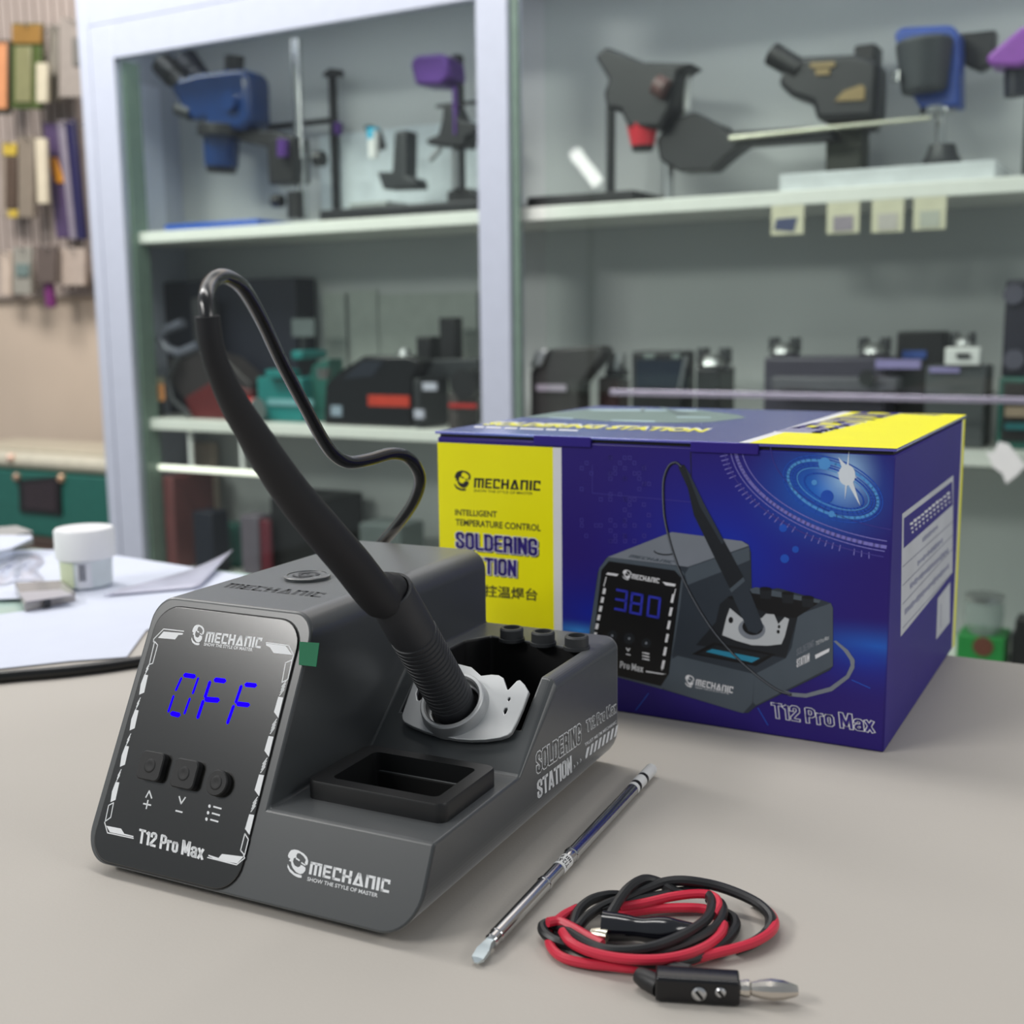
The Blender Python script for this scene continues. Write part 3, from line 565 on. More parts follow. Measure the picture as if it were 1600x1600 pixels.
# ------------------------------------------------------------------ slat board and hanging packs on the back wall
WY = 2.25
m = MB(); xa, xb = at(-120, 200, WY).x, at(240, 200, WY).x; zl = at(60, 458, WY).z
m.box((xa, WY-.012, zl), (xb, WY-.006, 1.5))
n = 26
for i in range(n): 
    x = xa+(xb-xa)*i/n; m.box((x, WY-.018, zl), (x+(xb-xa)/n*.8, WY-.012, 1.5))
m.box((xa, WY-.022, zl-.012), (xb, WY-.0005, zl))
tag(put('slat_board', m, M_slat, bevel=.001), 'pinkish grey ribbed slat board on the wall left of the cabinet', 'display board')
def pack(x0, y0, x1, y1, M, lab, extra=(), sl=0, dY=.04, sk=0, hook=True):
    Yp = WY-.03-dY
    pack.n = getattr(pack, 'n', 0)+1; Yp -= (pack.n % 3)*.022
    t = thing('hanging_pack', lab, 'package', (at((x0+x1)/2, y1, Yp).x, Yp, at(x0, y1, Yp).z), 0, 'packs hanging on the slat board')
    m = MB(); slab(m, [(x0, y0+sl), (x1, y0), (x1+sk, y1), (x0+sk, y1+sl)], Yp, .012); put('card', m, M, t, bevel=.002)
    for nm, a, b, c, d, M2 in extra:
        m = MB(); slab(m, [(a, b), (c, b), (c+sk*.6, d), (a+sk*.6, d)], Yp-.006, .007); put(nm, m, M2, t, bevel=.002)
    if not hook: return
    h = MB(); p = at((x0+x1)/2, y0+4, Yp-.01); h.tube([(p.x, Yp-.02, p.z+.004), (p.x, Yp-.015, p.z), (p.x, WY-.02, p.z)], .0025, 8); put('hook', h, steel, t)
mm_ = mat
pack(-8, 62, 13, 178, mm_('dark_pack', (60, 58, 46), .5), 'orange and dark pack cut by left frame edge, top row', [('picture', -8, 66, 9, 170, mm_('orange_pic', (206, 140, 96), .5))])
pack(18, 36, 64, 170, mm_('green_pack', (70, 84, 38), .5), 'green pack with ochre header, top row of the slat board', [('header', 18, 38, 64, 68, mm_('ochre', (138, 102, 46), .5)), ('window', 23, 72, 48, 160, mm_('sage_window', (126, 124, 88), .35))])
pack(56, 98, 73, 160, mm_('cream_tube', (196, 186, 162), .4), 'cream tube-shaped pack in front of green pack', dY=.10, hook=False)
pack(75, 38, 90, 158, mm_('grey_bag', (128, 122, 112), .4), 'narrow grey bag right of the green pack')
pack(92, 28, 128, 152, mm_('pale_grey_pack', (150, 140, 132), .45), 'wide pale grey pack beside the cabinet, top row', [('label', 112, 58, 128, 102, mm_('slate_label', (112, 108, 102), .5))])
pack(2, 220, 26, 340, mm_('tan_pack', (150, 136, 122), .45), 'tan pack with yellow top and brown strip, second row', [('top_label', 4, 224, 24, 243, mm_('yellow_label', (196, 168, 64), .5)), ('strip', 8, 246, 25, 325, mm_('brown_strip', (84, 68, 56), .5)), ('foot_label', 12, 328, 26, 340, mm_('yellow_label', (196, 168, 64), .5))])
pack(28, 212, 52, 340, mm_('taupe_pack', (132, 120, 106), .4), 'plain taupe pack between tan pack and cream sleeve')
pack(54, 216, 70, 318, mm_('cream_sleeve', (206, 194, 170), .4), 'long cream sleeve left of the purple pack', sk=4, hook=False)
pack(66, 192, 88, 372, mm_('purple_pack', (76, 60, 92), .4), 'tall purple pack with orange patch, second row', hook=False, extra=[('orange_patch', 73, 246, 87, 286, mm_('amber_patch', (186, 124, 34), .5))], sk=22)
pack(89, 188, 99, 374, mm_('silver_strip', (130, 122, 134), .3), 'thin silver-grey strip pack between purple and navy packs', sk=20)
pack(101, 186, 115, 374, mm_('navy_pack', (34, 30, 70), .4), 'tall dark navy pack with pattern next to the cabinet frame', sk=18)
pack(0, 392, 16, 462, mm_('pale_pink_pack', (198, 180, 164), .5), 'pale pinkish pack at left frame edge, lowest row')
pack(20, 386, 48, 460, mm_('mixed_pack', (150, 146, 136), .4), 'grey pack with teal patch, lowest row', [('teal_patch', 24, 412, 44, 432, mm_('teal_patch', (108, 124, 120), .5))])
pack(56, 384, 86, 442, mm_('smoke_pack', (96, 84, 78), .4), 'smoky dark pack behind the magenta driver, lowest row')
pack(65, 412, 77, 480, mm_('magenta_tool', (112, 44, 104), .35), 'slim magenta-purple tool hanging lowest on the slat board', dY=.07, sk=6, hook=False)
pack(92, 388, 132, 446, mm_('beige_pack', (176, 160, 148), .45), 'beige pack beside cabinet frame, lowest row')

# ------------------------------------------------------------------ teal machine on a low cabinet, far left
zt = at(60, 838, 1.88).z
zc0 = zt-.0004
t = thing('side_cabinet', 'low brown cabinet carrying the teal vacuum machine, far left', 'cabinet', (at(-40, 838, 2.0).x, 2.0, FLOOR))
put('carcass', MB().box((-2.75, 1.86, FLOOR), (-1.99, 2.2, zc0)), mat('brown_board', (70, 56, 50), .5), t, bevel=.003)
for a, b in ((-2.74, -2.375), (-2.365, -2.0)): put('door', MB().box((a, 1.848, FLOOR+.06), (b, 1.8599, zt-.02)), mat('brown_door', (82, 66, 58), .5), t, bevel=.003)
t = thing('vacuum_machine', 'dark teal machine with black screen and silver clamps on top, far left', 'machine', (at(70, 835, 1.98).x, 1.98, zt))
x1 = -1.995; x0 = at(-80, 770, 1.88).x
put('body', MB().box((x0, 1.88, zt), (x1, 2.12, at(60, 738, 1.88).z)), dteal, t, bevel=.004)
m = MB(); slab(m, [(28, 750), (93, 744), (95, 806), (30, 800)], 1.874, .008); f = put('screen_bezel', m, black, t, bevel=.002)
m = MB(); slab(m, [(37, 756), (87, 751), (88, 799), (38, 794)], 1.8725, .003); put('screen', m, mat('dim_screen', (46, 36, 40), .15), f)
zb = at(60, 738, 1.88).z; zc = at(60, 706, 1.9).z
m = MB(); m.cyl((x0, 1.90, (zb+zc)/2), (x1, 1.90, (zb+zc)/2), (zc-zb)/2*.9); put('clamp_roller', m, mat('frosted_roller', (196, 190, 172), .35), t)
m = MB(); m.box((x0, 1.93, zb), (x1, 2.1, zc+.004)); put('glass_lid', m, mat('pale_lid', (190, 182, 162), .3), t, bevel=.004)
for x, y, c in ((12, 716, (235, 200, 180)), (92, 748, (196, 160, 130)), (22, 746, (170, 140, 120))):
    m = MB(); a = at(x, y, 1.87); m.lathe(a, (0, 1, 0), [(0, .006), (.004, .01), (.012, .01), (.03, .005)]); put('clamp_knob', m, mat('copper_knob%d' % x, c, .3, .5), t)

# tube lamp on a stand behind the photographer; the cabinet glass mirrors it
def mirrored(x, y, far):
    q = at(x, y, CY+.012); d = ray(x, y); k = (CY+.012-far)/d.y; return Vector((q.x+d.x*k, far, q.z+d.z*k))
a, b = mirrored(897, 238, -1.5), mirrored(933, 285, -1.5); c = (a+b)/2
t = thing('reflection_tube', 'lit slanting tube lamp on a stand, seen mirrored in the cabinet glass', 'lamp', (c.x, c.y, FLOOR))
m = MB(); m.cyl(a, b, .028); put('tube', m, mat('bright_tube', (255, 255, 250), .4, emit=16, var=0), t)
m = MB(); m.cyl((c.x, c.y-.05, FLOOR+.001), (c.x, c.y-.05, c.z), .012); m.cyl((c.x, c.y-.05, FLOOR+.001), (c.x, c.y-.05, FLOOR+.02), .16); m.cyl((c.x, c.y-.06, c.z), (c.x, c.y-.02, c.z), .012); put('stand', m, dgrey, t)
# =================================================================== COUNTER
EY = .643
ct = thing('shop_counter', 'glass-topped shop counter under the grey mat and papers', 'counter', (-.6, .3, FLOOR))
put('glass_top', MB().box((-1.6, -.25, -.012), (.35, EY+.004, -.0022)), mat('pale_green_glass', (190, 214, 204), .1, var=.01), ct, bevel=.001)
put('carcass', MB().box((-1.58, -.2, FLOOR), (.33, EY-.02, -.0121)), mat('counter_white', (190, 190, 188), .5), ct, bevel=.003)
m = MB(); m.prism([(-.62, -.22, -.0021), (.30, -.22, -.0021), (.30, EY, -.0021), (-.42, EY, -.0021), (-.62, .52, -.0021)], (0, 0, .002))
tag(put('work_mat', m, M_mat, bevel=.0006), 'large beige-grey work mat covering the counter under the station', 'mat')

# =================================================================== SOLDERING STATION
W_, WT, D_, HT, H1, H2, TL, V1, V2, FB = 126.5, 67.2, 162.3, 82.5, 27.2, 52.3, .5292, 70.4, 100.8, 3.0
SO, SA = Vector((-.30558, .25108, 0)), .05425
SM = Matrix.Translation(SO) @ Matrix.Rotation(SA, 4, 'Z')
def S(u, v, w): return SM @ Vector((u*mm, v*mm, w*mm))
SR = SM.to_3x3()
LEAN = math.atan(TL); cl, sl_ = math.cos(LEAN), math.sin(LEAN)
PF = Plane(S(0, 0, 0), SR @ Vector((1, 0, 0)), SR @ Vector((0, sl_, cl)))       # leaning front
PS = Plane(S(W_, 0, 0), SR @ Vector((0, 1, 0)), (0, 0, 1))                        # right side
PT = Plane(S(0, 0, HT), SR @ Vector((1, 0, 0)), SR @ Vector((0, 1, 0)))           # tower top
sa_ = math.atan2(H2-H1, V2-V1)
PH = Plane(S(0, V1, H1), SR @ Vector((1, 0, 0)), SR @ Vector((0, math.cos(sa_), math.sin(sa_))))   # sloped holder panel
M_body = mat('anthracite_shell', (53, 57, 59), .42, 0, var=.03, scale=30, bump=.03, bscale=2500, spec=.5, coat=.5, crough=.24, sheen=.4)
M_deep = mat('cavity_black', (10, 10, 11), .6)
M_print = mat('white_print', (232, 234, 236), .5, var=.01)
st = thing('soldering_station', 'anthracite soldering station with lit blue OFF display and slanted black front', 'soldering station', SO, SA)
arc = lambda cx, cy, r, a, b, n=8: [(cx+r*math.cos(math.radians(a+(b-a)*i/n)), cy+r*math.sin(math.radians(a+(b-a)*i/n))) for i in range(n+1)]
RT, RB = 8.0, 10.0
def lsec(h, r=1.0, W=W_):                               # L-shaped cross-section, low side h high, its outer edge rounded by r
    return arc(RB, FB+RB, RB, 180, 270, 14)+arc(W-12, FB+12, 12, 270, 360, 14)+arc(W-r, h-r, r, 0, 90, 8)+[(WT, h)]+arc(WT-RT, HT-RT, RT, 0, 90, 20)+arc(RT, HT-RT, RT, 90, 180, 20)
shell = MB(); shell.loft([[S(u, w*TL, w) for u, w in lsec(H1)], [S(u, V1, w) for u, w in lsec(H1, 1.2)], [S(u, V2, w) for u, w in lsec(H2, 4.2)]]+[[S(u, v, w) for u, w in lsec(H2, 4.2, W)] for v, W in ((D_-4, W_), (D_-2.6, W_-.35), (D_-1.2, W_-1.3), (D_, W_-3.4))])
body = put('housing', shell, M_body, st)
body.data.materials.append(M_deep)
cut = MB(); q = [(WT+6, 84), (WT+6, 133), (WT+12, 143), (117.5, 139.5), (120.3, 136.5), (120.3, 84)]
cut.prism([S(u, v, 9) for u, v in q], (0, 0, .06)); boolean(body, cut)
cut = MB(); cut.prism([S(u, v, 8) for u, v in rrect(78.5, 32, 117.5, 57, 2)], (0, 0, .03)); boolean(body, cut)
# the two hollows are black inside
for p in body.data.polygons:
    p.use_smooth = False
    c = p.center; u, v, ww = c.x/mm, c.y/mm, c.z/mm
    if ww < H2-1 and ((WT+5 < u < 121.2 and 83 < v < 144 and ww < 51 and abs((ww-H1)-(v-V1)*(H2-H1)/(V2-V1)) > 1.2 and ww > 8.5) or (78 < u < 118 and 31 < v < 58 and ww < 26.5 and ww > 7.5)):
        p.material_index = 1
b_ = body.modifiers.new('bevel', 'BEVEL'); b_.width = .0009; b_.segments = 3; b_.limit_method = 'ANGLE'; b_.angle_limit = math.radians(25)
for u, v in ((16, 16), (W_-18, 16), (16, D_-14), (W_-18, D_-14)):
    m = MB(); m.cyl(S(u, v, 0), S(u, v, FB+.3), 6*mm, 5.6*mm); put('foot', m, mat('rubber_black', (16, 16, 17), .7), st)
# front glass panel
pb = [(3.0, 5.0), (63.6, 5.0), (63.6, 90.3), (3.0, 90.3)]
m = MB(); m.prism([PF.pt(a*mm, b*mm, -.0002) for a, b in rrect(2.6, 4.0, 63.7, 90.6, 9.2, 8)], PF.n*.00025); put('panel_gap', m, M_deep, st)
M_panel = mat('black_gloss_panel', (17, 17, 14), .2, spec=.8, var=.02, coat=.6)
m = MB(); m.prism([PF.pt(a*mm, b*mm, 0.0) for a, b in rrect(3.1, 4.5, 63.2, 90.1, 8.8, 8)], PF.n*.0006)
panel = put('front_panel', m, M_panel, st, bevel=.0002)
P0 = .0006
c3 = crop(120, 900, 4); pr = Print(PF, c3, base=P0+.00004)
lw = 1.25*mm*.25*1.1
xl = lambda y: 428-.267*(y-618)
xr = lambda y: 1298-.247*(y-760)
pr.poly([(515, 390), (550, 350), (672, 360), (668, 370), (642, 372), (622, 399)]); pr.line([(676, 348), (550, 334), (489, 396), (487, 415)], lw)
pr.line([(494, 412), (513, 434), (482, 548), (460, 556)], lw, closed=True)
for a, b in ((618, 745), (838, 968), (1063, 1195), (1288, 1415)):
    pr.poly([(xl(a)+2, a), (xl(a)+25, a+4), (xl(b-14)+31, b-14), (xl(b)+3, b), (xl(a+60)-5, a+60)])
for yc in (582, 800, 1025, 1248):
    for k in range(3):
        y = yc-16+18*k; pr.line([(xl(y)+1, y+17), (xl(y)+22, y-21)], lw*.85)
pr.line([(207, 1435), (238, 1418), (220, 1510), (186, 1535)], lw, closed=True)
pr.poly([(192, 1562), (285, 1580), (305, 1612), (362, 1626), (362, 1634), (215, 1602)]); pr.line([(182, 1540), (200, 1606), (362, 1641)], lw)
pr.poly([(1190, 424), (1312, 440), (1354, 496), (1237, 484), (1214, 449), (1190, 437)]); pr.line([(1190, 419), (1330, 437), (1362, 497), (1352, 530)], lw)
pr.line([(1312, 545), (1352, 528), (1326, 648), (1289, 668)], lw, closed=True)
for a, b in ((755, 890), (1000, 1132), (1240, 1378), (1488, 1620)):
    pr.poly([(xr(a)-33, a+2), (xr(a)-2, a+7), (xr(b)+1, b), (xr(b-38)-36, b-38)])
for yc in (706, 945, 1188, 1432):
    for k in range(4):
        y = yc-28+18*k; pr.line([(xr(y)-30, y+17), (xr(y)-2, y-21)], lw*.85)
pr.line([(1058, 1612), (1080, 1648), (1056, 1745), (1031, 1716)], lw, closed=True)
pr.poly([(915, 1738), (1050, 1755), (1010, 1798), (884, 1776), (830, 1751), (830, 1743), (893, 1763)]); pr.line([(825, 1760), (1006, 1806), (1057, 1764), (1050, 1745)], lw)
pr.head((716, 430), (790, 440), (736, 303)); pr.mech((806, 414), (1155, 455), (820, 350)); pr.text('SHOW THE STYLE OF MASTER', (800, 438), (1104, 474), (804, 418), bold=.02)
pr.impact('T12 Pro Max', (390, 1668), (796, 1776), (402, 1580), th=.17)
iw = .5*mm
pr.line([(440, 1384), (461, 1345), (476, 1390)], iw); pr.line([(425, 1424), (470, 1434)], iw); pr.line([(453, 1404), (442, 1455)], iw)
pr.line([(648, 1380), (660, 1424), (686, 1386)], iw); pr.line([(627, 1468), (666, 1478)], iw)
for (x, y), xe in (((837, 1440), 910), ((828, 1481), 900), ((818, 1521), 890)):
    pr.oval((x, y), 8, 11); pr.line([(x+26, y+3), (xe, y+16)], iw)
put('panel_print', pr, M_print, panel, flat=True)
M_led = mat('blue_segments', (22, 0, 255), .9, emit=1.15, var=0, spec=0)
pr = Print(PF, c3, base=P0+.00004)
def seg(p, q, wd, L=0):
    a, b = pr.P(p), pr.P(q); d = (b-a).normalized(); n = Vector((-d.y, d.x))*wd*mm/2; e = d*wd*mm*.45
    pr.raw([a, a+e+n, b-e+n, b, b-e-n, a+e-n], L)
for p, q, wd in (((672, 620), (752, 632), 1.5), ((664, 634), (624, 722), .8), ((614, 746), (578, 856), .8), ((590, 858), (656, 874), 1.6), ((768, 634), (730, 742), .8), ((716, 762), (678, 868), .8),
                 ((862, 650), (942, 660), 1.6), ((842, 655), (806, 768), 1.2), ((804, 772), (902, 780), 1.7), ((800, 775), (760, 897), 1.2),
                 ((1054, 680), (1134, 688), 1.5), ((1038, 682), (998, 800), 1.1), ((1002, 800), (1090, 810), 1.5), ((990, 806), (946, 930), 1.1)): seg(p, q, wd)
put('display_digits', pr, M_led, panel, flat=True)
M_btn = mat('rubber_button', (13, 14, 16), .6)
for cx, cy, rr, rd in ((19.8, 36.6, 4.9, 1.9), (34.1, 36.2, 4.9, 1.9), (47.5, 35.4, 4.1, 4.08)):
    m = MB(); ry = rr*(.95 if rd < 3 else 1); pts = rrect(cx-rr, cy-ry, cx+rr, cy+ry, rd, 8); pt2 = [(cx+(a-cx)*.93, cy+(b-cy)*.93) for a, b in pts]
    dish = [(cx+(a-cx)*.45, cy+(b-cy)*.45) for a, b in rrect(cx-rr, cy-rr, cx+rr, cy+rr, rr*.99, 8)]
    m.loft([[PF.pt(a*mm, b*mm, h*mm) for a, b in pts] for h in (.5, 2.6)]+[[PF.pt(a*mm, b*mm, 3.0*mm) for a, b in pt2]])
    bt = put('button', m, M_btn, st)
    m = MB(); m.lathe(PF.pt(cx*mm, cy*mm, 3.0*mm), PF.n, [(0, 2.3*mm), (.15*mm, 2.1*mm), (.2*mm, 1.7*mm), (.05*mm, .9*mm)]); put('button_dimple', m, M_btn, bt)
# green protective film tab, folded round the right edge
m = MB(); A = [PF.ab(*p)/mm for p in ((471, 1004), (502, 1006), (497, 1043), (470, 1040))]
m.prism([PF.pt(a*mm, b*mm, .0009) for a, b in A], PF.n*.0003); put('film_tab', m, mat('green_film', (34, 112, 78), .6, spec=.2), st)
# emblem and lettering on the top
ec = PT.ab(480, 903.5)
m = MB(); m.lathe(PT.pt(ec.x, ec.y, -.0003), PT.n, [(0, 8.6*mm), (1.4*mm, 8.6*mm), (1.7*mm, 8.2*mm), (1.75*mm, 7.4*mm), (1.45*mm, 7.2*mm)], 48); bd = put('emblem_disc', m, M_body, st)
pe = Print(PT, base=.0016); o = ec
pe.fn = lambda x, y: (x, y)
class _L(Print):
    def P(s, p): return Vector(p)
pe = _L(PT, base=.0014); k = 5.0*mm
pe.head((ec.x-k, ec.y-k), (ec.x+k*.8, ec.y-k), (ec.x-k, ec.y+k)); put('emblem_head', pe, mat('emblem_dark', (40, 43, 46), .5), bd, flat=True)
pt_ = Print(PT, base=.00008); pt_.mech((349, 917.5), (500, 933.5), (362, 911.5)); put('top_lettering', pt_, mat('engraved_dark', (44, 47, 50), .5), st, flat=True)
# logo on the lower front
c4 = crop(400, 1280, 5.333); pl = Print(PF, c4, base=.00008)
pl.head((252, 450), (420, 510), (275, 232)); pl.mech((441, 457), (1108, 617), (458, 352)); pl.text('SHOW THE STYLE OF MASTER', (426, 512), (1012, 652), (432, 480), bold=.012)
put('logo_print', pl, M_print, st, flat=True)
# lettering on the right side
c8 = crop(800, 1080, 8); ps = Print(PS, c8, base=.00008)
M_side = mat('shell_ink', (60, 63, 68), .4, .1)
args = ('SOLDERING', (306, 1040), (862, 640), (296, 775))
ps.impact(*args, th=.235); ps.impact(*args, L=3, mi=1, th=.125)
ps.impact('STATION', (318, 1352), (748, 1012), (308, 1128), th=.17)
args = ('T12 Pro Max', (935, 515), (1303, 262), (925, 368))
ps.impact(*args, th=.235); ps.impact(*args, L=3, mi=1, th=.1)
ps.text("TRUST ME I'M MECHANIC", (912, 692), (1305, 400), (906, 652), bold=.015)
for x, y in ((768, 945), (806, 906), (846, 866)): ps.poly([(x, y-28), (x+20, y-12), (x+4, y+30), (x+10, y-2)])
for k in range(8):
    x0 = 915+k*51; y0 = 720-k*38
    ps.poly([(x0+25, y0-18), (x0+54, y0-38), (x0+26, y0+104), (x0-2, y0+124)] if k else [(x0+20, y0-10), (x0+54, y0-34), (x0+22, y0+108), (x0+2, y0+124), (x0, y0+90)])
put('side_lettering', ps, [M_print, M_body], st, flat=True)
# sponge tray rim
m = MB(); Z0, Z1 = H1-.2, H1+6
def ring(m, out, inn, w0, w1, wi):
    o = [S(u, v, w0) for u, v in out], [S(u, v, w1-.8) for u, v in out]; c = [(98+(u-98)*.985, 44+(v-44)*.98) for u, v in out]
    m.loft([o[0], o[1], [S(u, v, w1) for u, v in c], [S(u, v, w1) for u, v in inn], [S(u, v, wi) for u, v in inn]], cap=False)
ring(m, rrect(72.5, 26.8, 122.5, 62.3, 3.2, 5), rrect(79, 31.6, 117.6, 57.4, 2.2, 5), Z0, Z1, 9)
put('sponge_tray', m, mat('tray_rubber', (21, 22, 23), .42), st)
# tip holes on the rear ledge
for px, py in ((799.5, 982), (848.5, 988), (901, 994.5)):
    pz = Plane(S(0, 0, H2+4.5), SR @ Vector((1, 0, 0)), SR @ Vector((0, 1, 0))); a = pz.ab(px, py); c = pz.pt(a.x, a.y)-Vector((0, 0, 4.5*mm))
    m = MB(); m.lathe(c, (0, 0, 1), [(-.0003, 5.1*mm), (.9*mm, 5.1*mm), (1.0*mm, 4.6*mm), (4.4*mm, 4.6*mm), (5.0*mm, 4.1*mm), (5.0*mm, 3.2*mm), (1.0*mm, 3.0*mm)], 28); g = put('tip_port', m, mat('port_rubber', (52, 54, 56), .5), st)
    m = MB(); m.lathe(c, (0, 0, 1), [(1.2*mm, 3.1*mm), (1.3*mm, 3.1*mm)]); put('port_hole', m, M_deep, g)
# metal holder plate
def flat_shape(outer, holes, plane, h, thick, bev=.0003):
    cu = bpy.data.curves.new('p', 'CURVE'); cu.dimensions = '2D'; cu.fill_mode = 'BOTH'; cu.extrude = thick/2; cu.bevel_depth = bev; cu.bevel_resolution = 2
    for pts in [outer]+holes:
        sp = cu.splines.new('POLY'); sp.points.add(len(pts)-1); sp.use_cyclic_u = True
        for q, p in zip(sp.points, pts): q.co = (p[0], p[1], 0, 1)
    o = bpy.data.objects.new('p', cu); COL.objects.link(o); bpy.context.view_layer.update()
    me = bpy.data.meshes.new_from_object(o.evaluated_get(bpy.context.evaluated_depsgraph_get()))
    mb = MB(); mb.add([plane.pt(v.co.x, v.co.y, h+thick/2+v.co.z) for v in me.vertices], [list(p.vertices) for p in me.polygons])
    bpy.data.objects.remove(o); bpy.data.curves.remove(cu); bpy.data.meshes.remove(me); return mb
c7 = crop(620, 1000, 6.667)
hp = lambda pts: [PH.ab(*c7(*p)) for p in pts]
HC = hp([(640, 745)])[0]
outer = hp([(92, 830), (150, 660), (215, 480), (330, 400), (470, 330), (640, 300), (800, 340), (900, 430), (1010, 418), (1085, 424), (1130, 452), (1150, 510), (1168, 570), (1186, 580), (1205, 562), (1280, 482), (1305, 476), (1350, 520), (1392, 590), (1330, 760), (1270, 900), (1215, 1005), (1180, 1035), (1100, 1062), (950, 1082), (800, 1086), (660, 1076), (500, 1046), (330, 996), (200, 945), (115, 900), (96, 870)])
circ = lambda c, r, n=24: [Vector((c.x+r*math.cos(2*math.pi*i/n), c.y+r*math.sin(2*math.pi*i/n))) for i in range(n)]
holes = [circ(HC, 9.2*mm), hp([(1172, 672), (1186, 648), (1208, 644), (1218, 664), (1206, 690), (1184, 696)]), hp([(1130, 790), (1146, 758), (1180, 752), (1188, 775), (1170, 820), (1142, 838)]), hp([(225, 610), (240, 560), (290, 520), (350, 600), (330, 640), (265, 690), (238, 680)])]
pm = flat_shape(outer, holes, PH, .0016, .0012)
M_al = mat('satin_aluminium', (190, 192, 193), .5, .8, var=.03)
hold = put('holder_plate', pm, M_al, st)
m = MB(); Rg = []
n = 40; a0, a1 = math.radians(128), math.radians(128+318)
prof = [(12.2, 1.0), (12.4, 3.0), (11.6, 7.0), (11.2, 7.4), (10.3, 7.4), (9.7, 6.8), (9.5, .5)]
for i in range(n+1):
    a = a0+(a1-a0)*i/n; Rg.append([PH.pt(HC.x+r*mm*math.cos(a), HC.y+r*mm*math.sin(a), h*mm) for r, h in prof])
m.loft(Rg); put('holder_ring', m, M_al, hold, ang=30)
m = MB(); m.lathe(PH.pt(HC.x, HC.y, -.012), PH.n, [(0, 9.0*mm), (.0125, 9.0*mm)], 28); put('holder_socket', m, M_deep, st)

# =================================================================== SOLDERING IRON (rests in the holder)
ax = PH.n; C0 = PH.pt(HC.x, HC.y, 0)
uH = HC.x/mm
iron = thing('soldering_iron', 'black soldering iron with ribbed grip and long tapered sleeve resting in holder ring', 'soldering iron', C0)
prof = [(1.0, 6.0), (1.5, 7.4), (6, 7.6)]
t = 8
while t < 46: prof += [(t, 7.95), (t+1.3, 7.95), (t+1.5, 7.55), (t+2.0, 7.55)]; t += 2.25
prof += [(48, 7.9), (58, 7.8), (66, 7.7), (67.5, 7.6), (68, 7.2), (67.8, 6.6), (58, 6.4)]
m = MB(); m.lathe(C0, ax, [(a*mm, b*mm) for a, b in prof], 48)
put('grip', m, mat('grip_rubber', (44, 46, 50), .55, bump=.1, bscale=3000), iron, ang=25)
PU = Plane(S(uH, 0, 0), SR @ Vector((0, 1, 0)), (0, 0, 1))
axis = [C0+ax*(55*mm), C0+ax*(68*mm)]
sp = [PU.pt(*PU.ab(x, y)) for x, y in ((594, 935), (547, 878), (502, 826), (460, 775), (424, 724), (395, 678), (366, 630), (344, 583), (330, 538), (324, 494))]
path = smooth([axis[0], axis[1]]+sp, 6); n = len(path)
rad0 = [6.1, 6.2, 6.2, 6.0, 5.7, 5.25, 4.8, 4.3, 3.75, 3.25, 3.05, 3.0]
rad = [(rad0[min(i//6, 11)]*(1-(i % 6)/6)+rad0[min(i//6+1, 11)]*(i % 6)/6)*mm for i in range(n)]
m = MB(); m.tube(path, rad, 24); put('sleeve', m, mat('black_foam_sleeve', (17, 18, 23), .66, bump=.08, bscale=2500), iron)
cpx = [(326, 512), (324, 492), (322, 466), (328, 444), (344, 432), (364, 437), (384, 456), (410, 502), (440, 566), (480, 642), (505, 688), (524, 712), (546, 722), (576, 718), (610, 709), (634, 713), (651, 731), (656, 755), (645, 786), (622, 819), (594, 852), (566, 892)]
z0 = (sp[-1]-CAM).dot(fw); z1 = (S(8, 172, 79)-CAM).dot(fw)
L = [0]
for a, b in zip(cpx[:-1], cpx[1:]): L.append(L[-1]+math.hypot(a[0]-b[0], a[1]-b[1]))
cp = [dep(x, y, z0 + (z1-z0)*min(1, max(0, (l-40)/(L[-2]-40)))) for (x, y), l in zip(cpx, L)]
cp += [S(2, 176, 40), S(6, 173, 22), S(10, 166, 16)]
m = MB(); cq = smooth(cp, 6); m.tube(cq, [(1.75+.75*min(1, i/(len(cq)*.55)))*mm for i in range(len(cq))], 14); put('cable', m, mat('silicone_cable', (17, 17, 19), .22, spec=.7), iron)

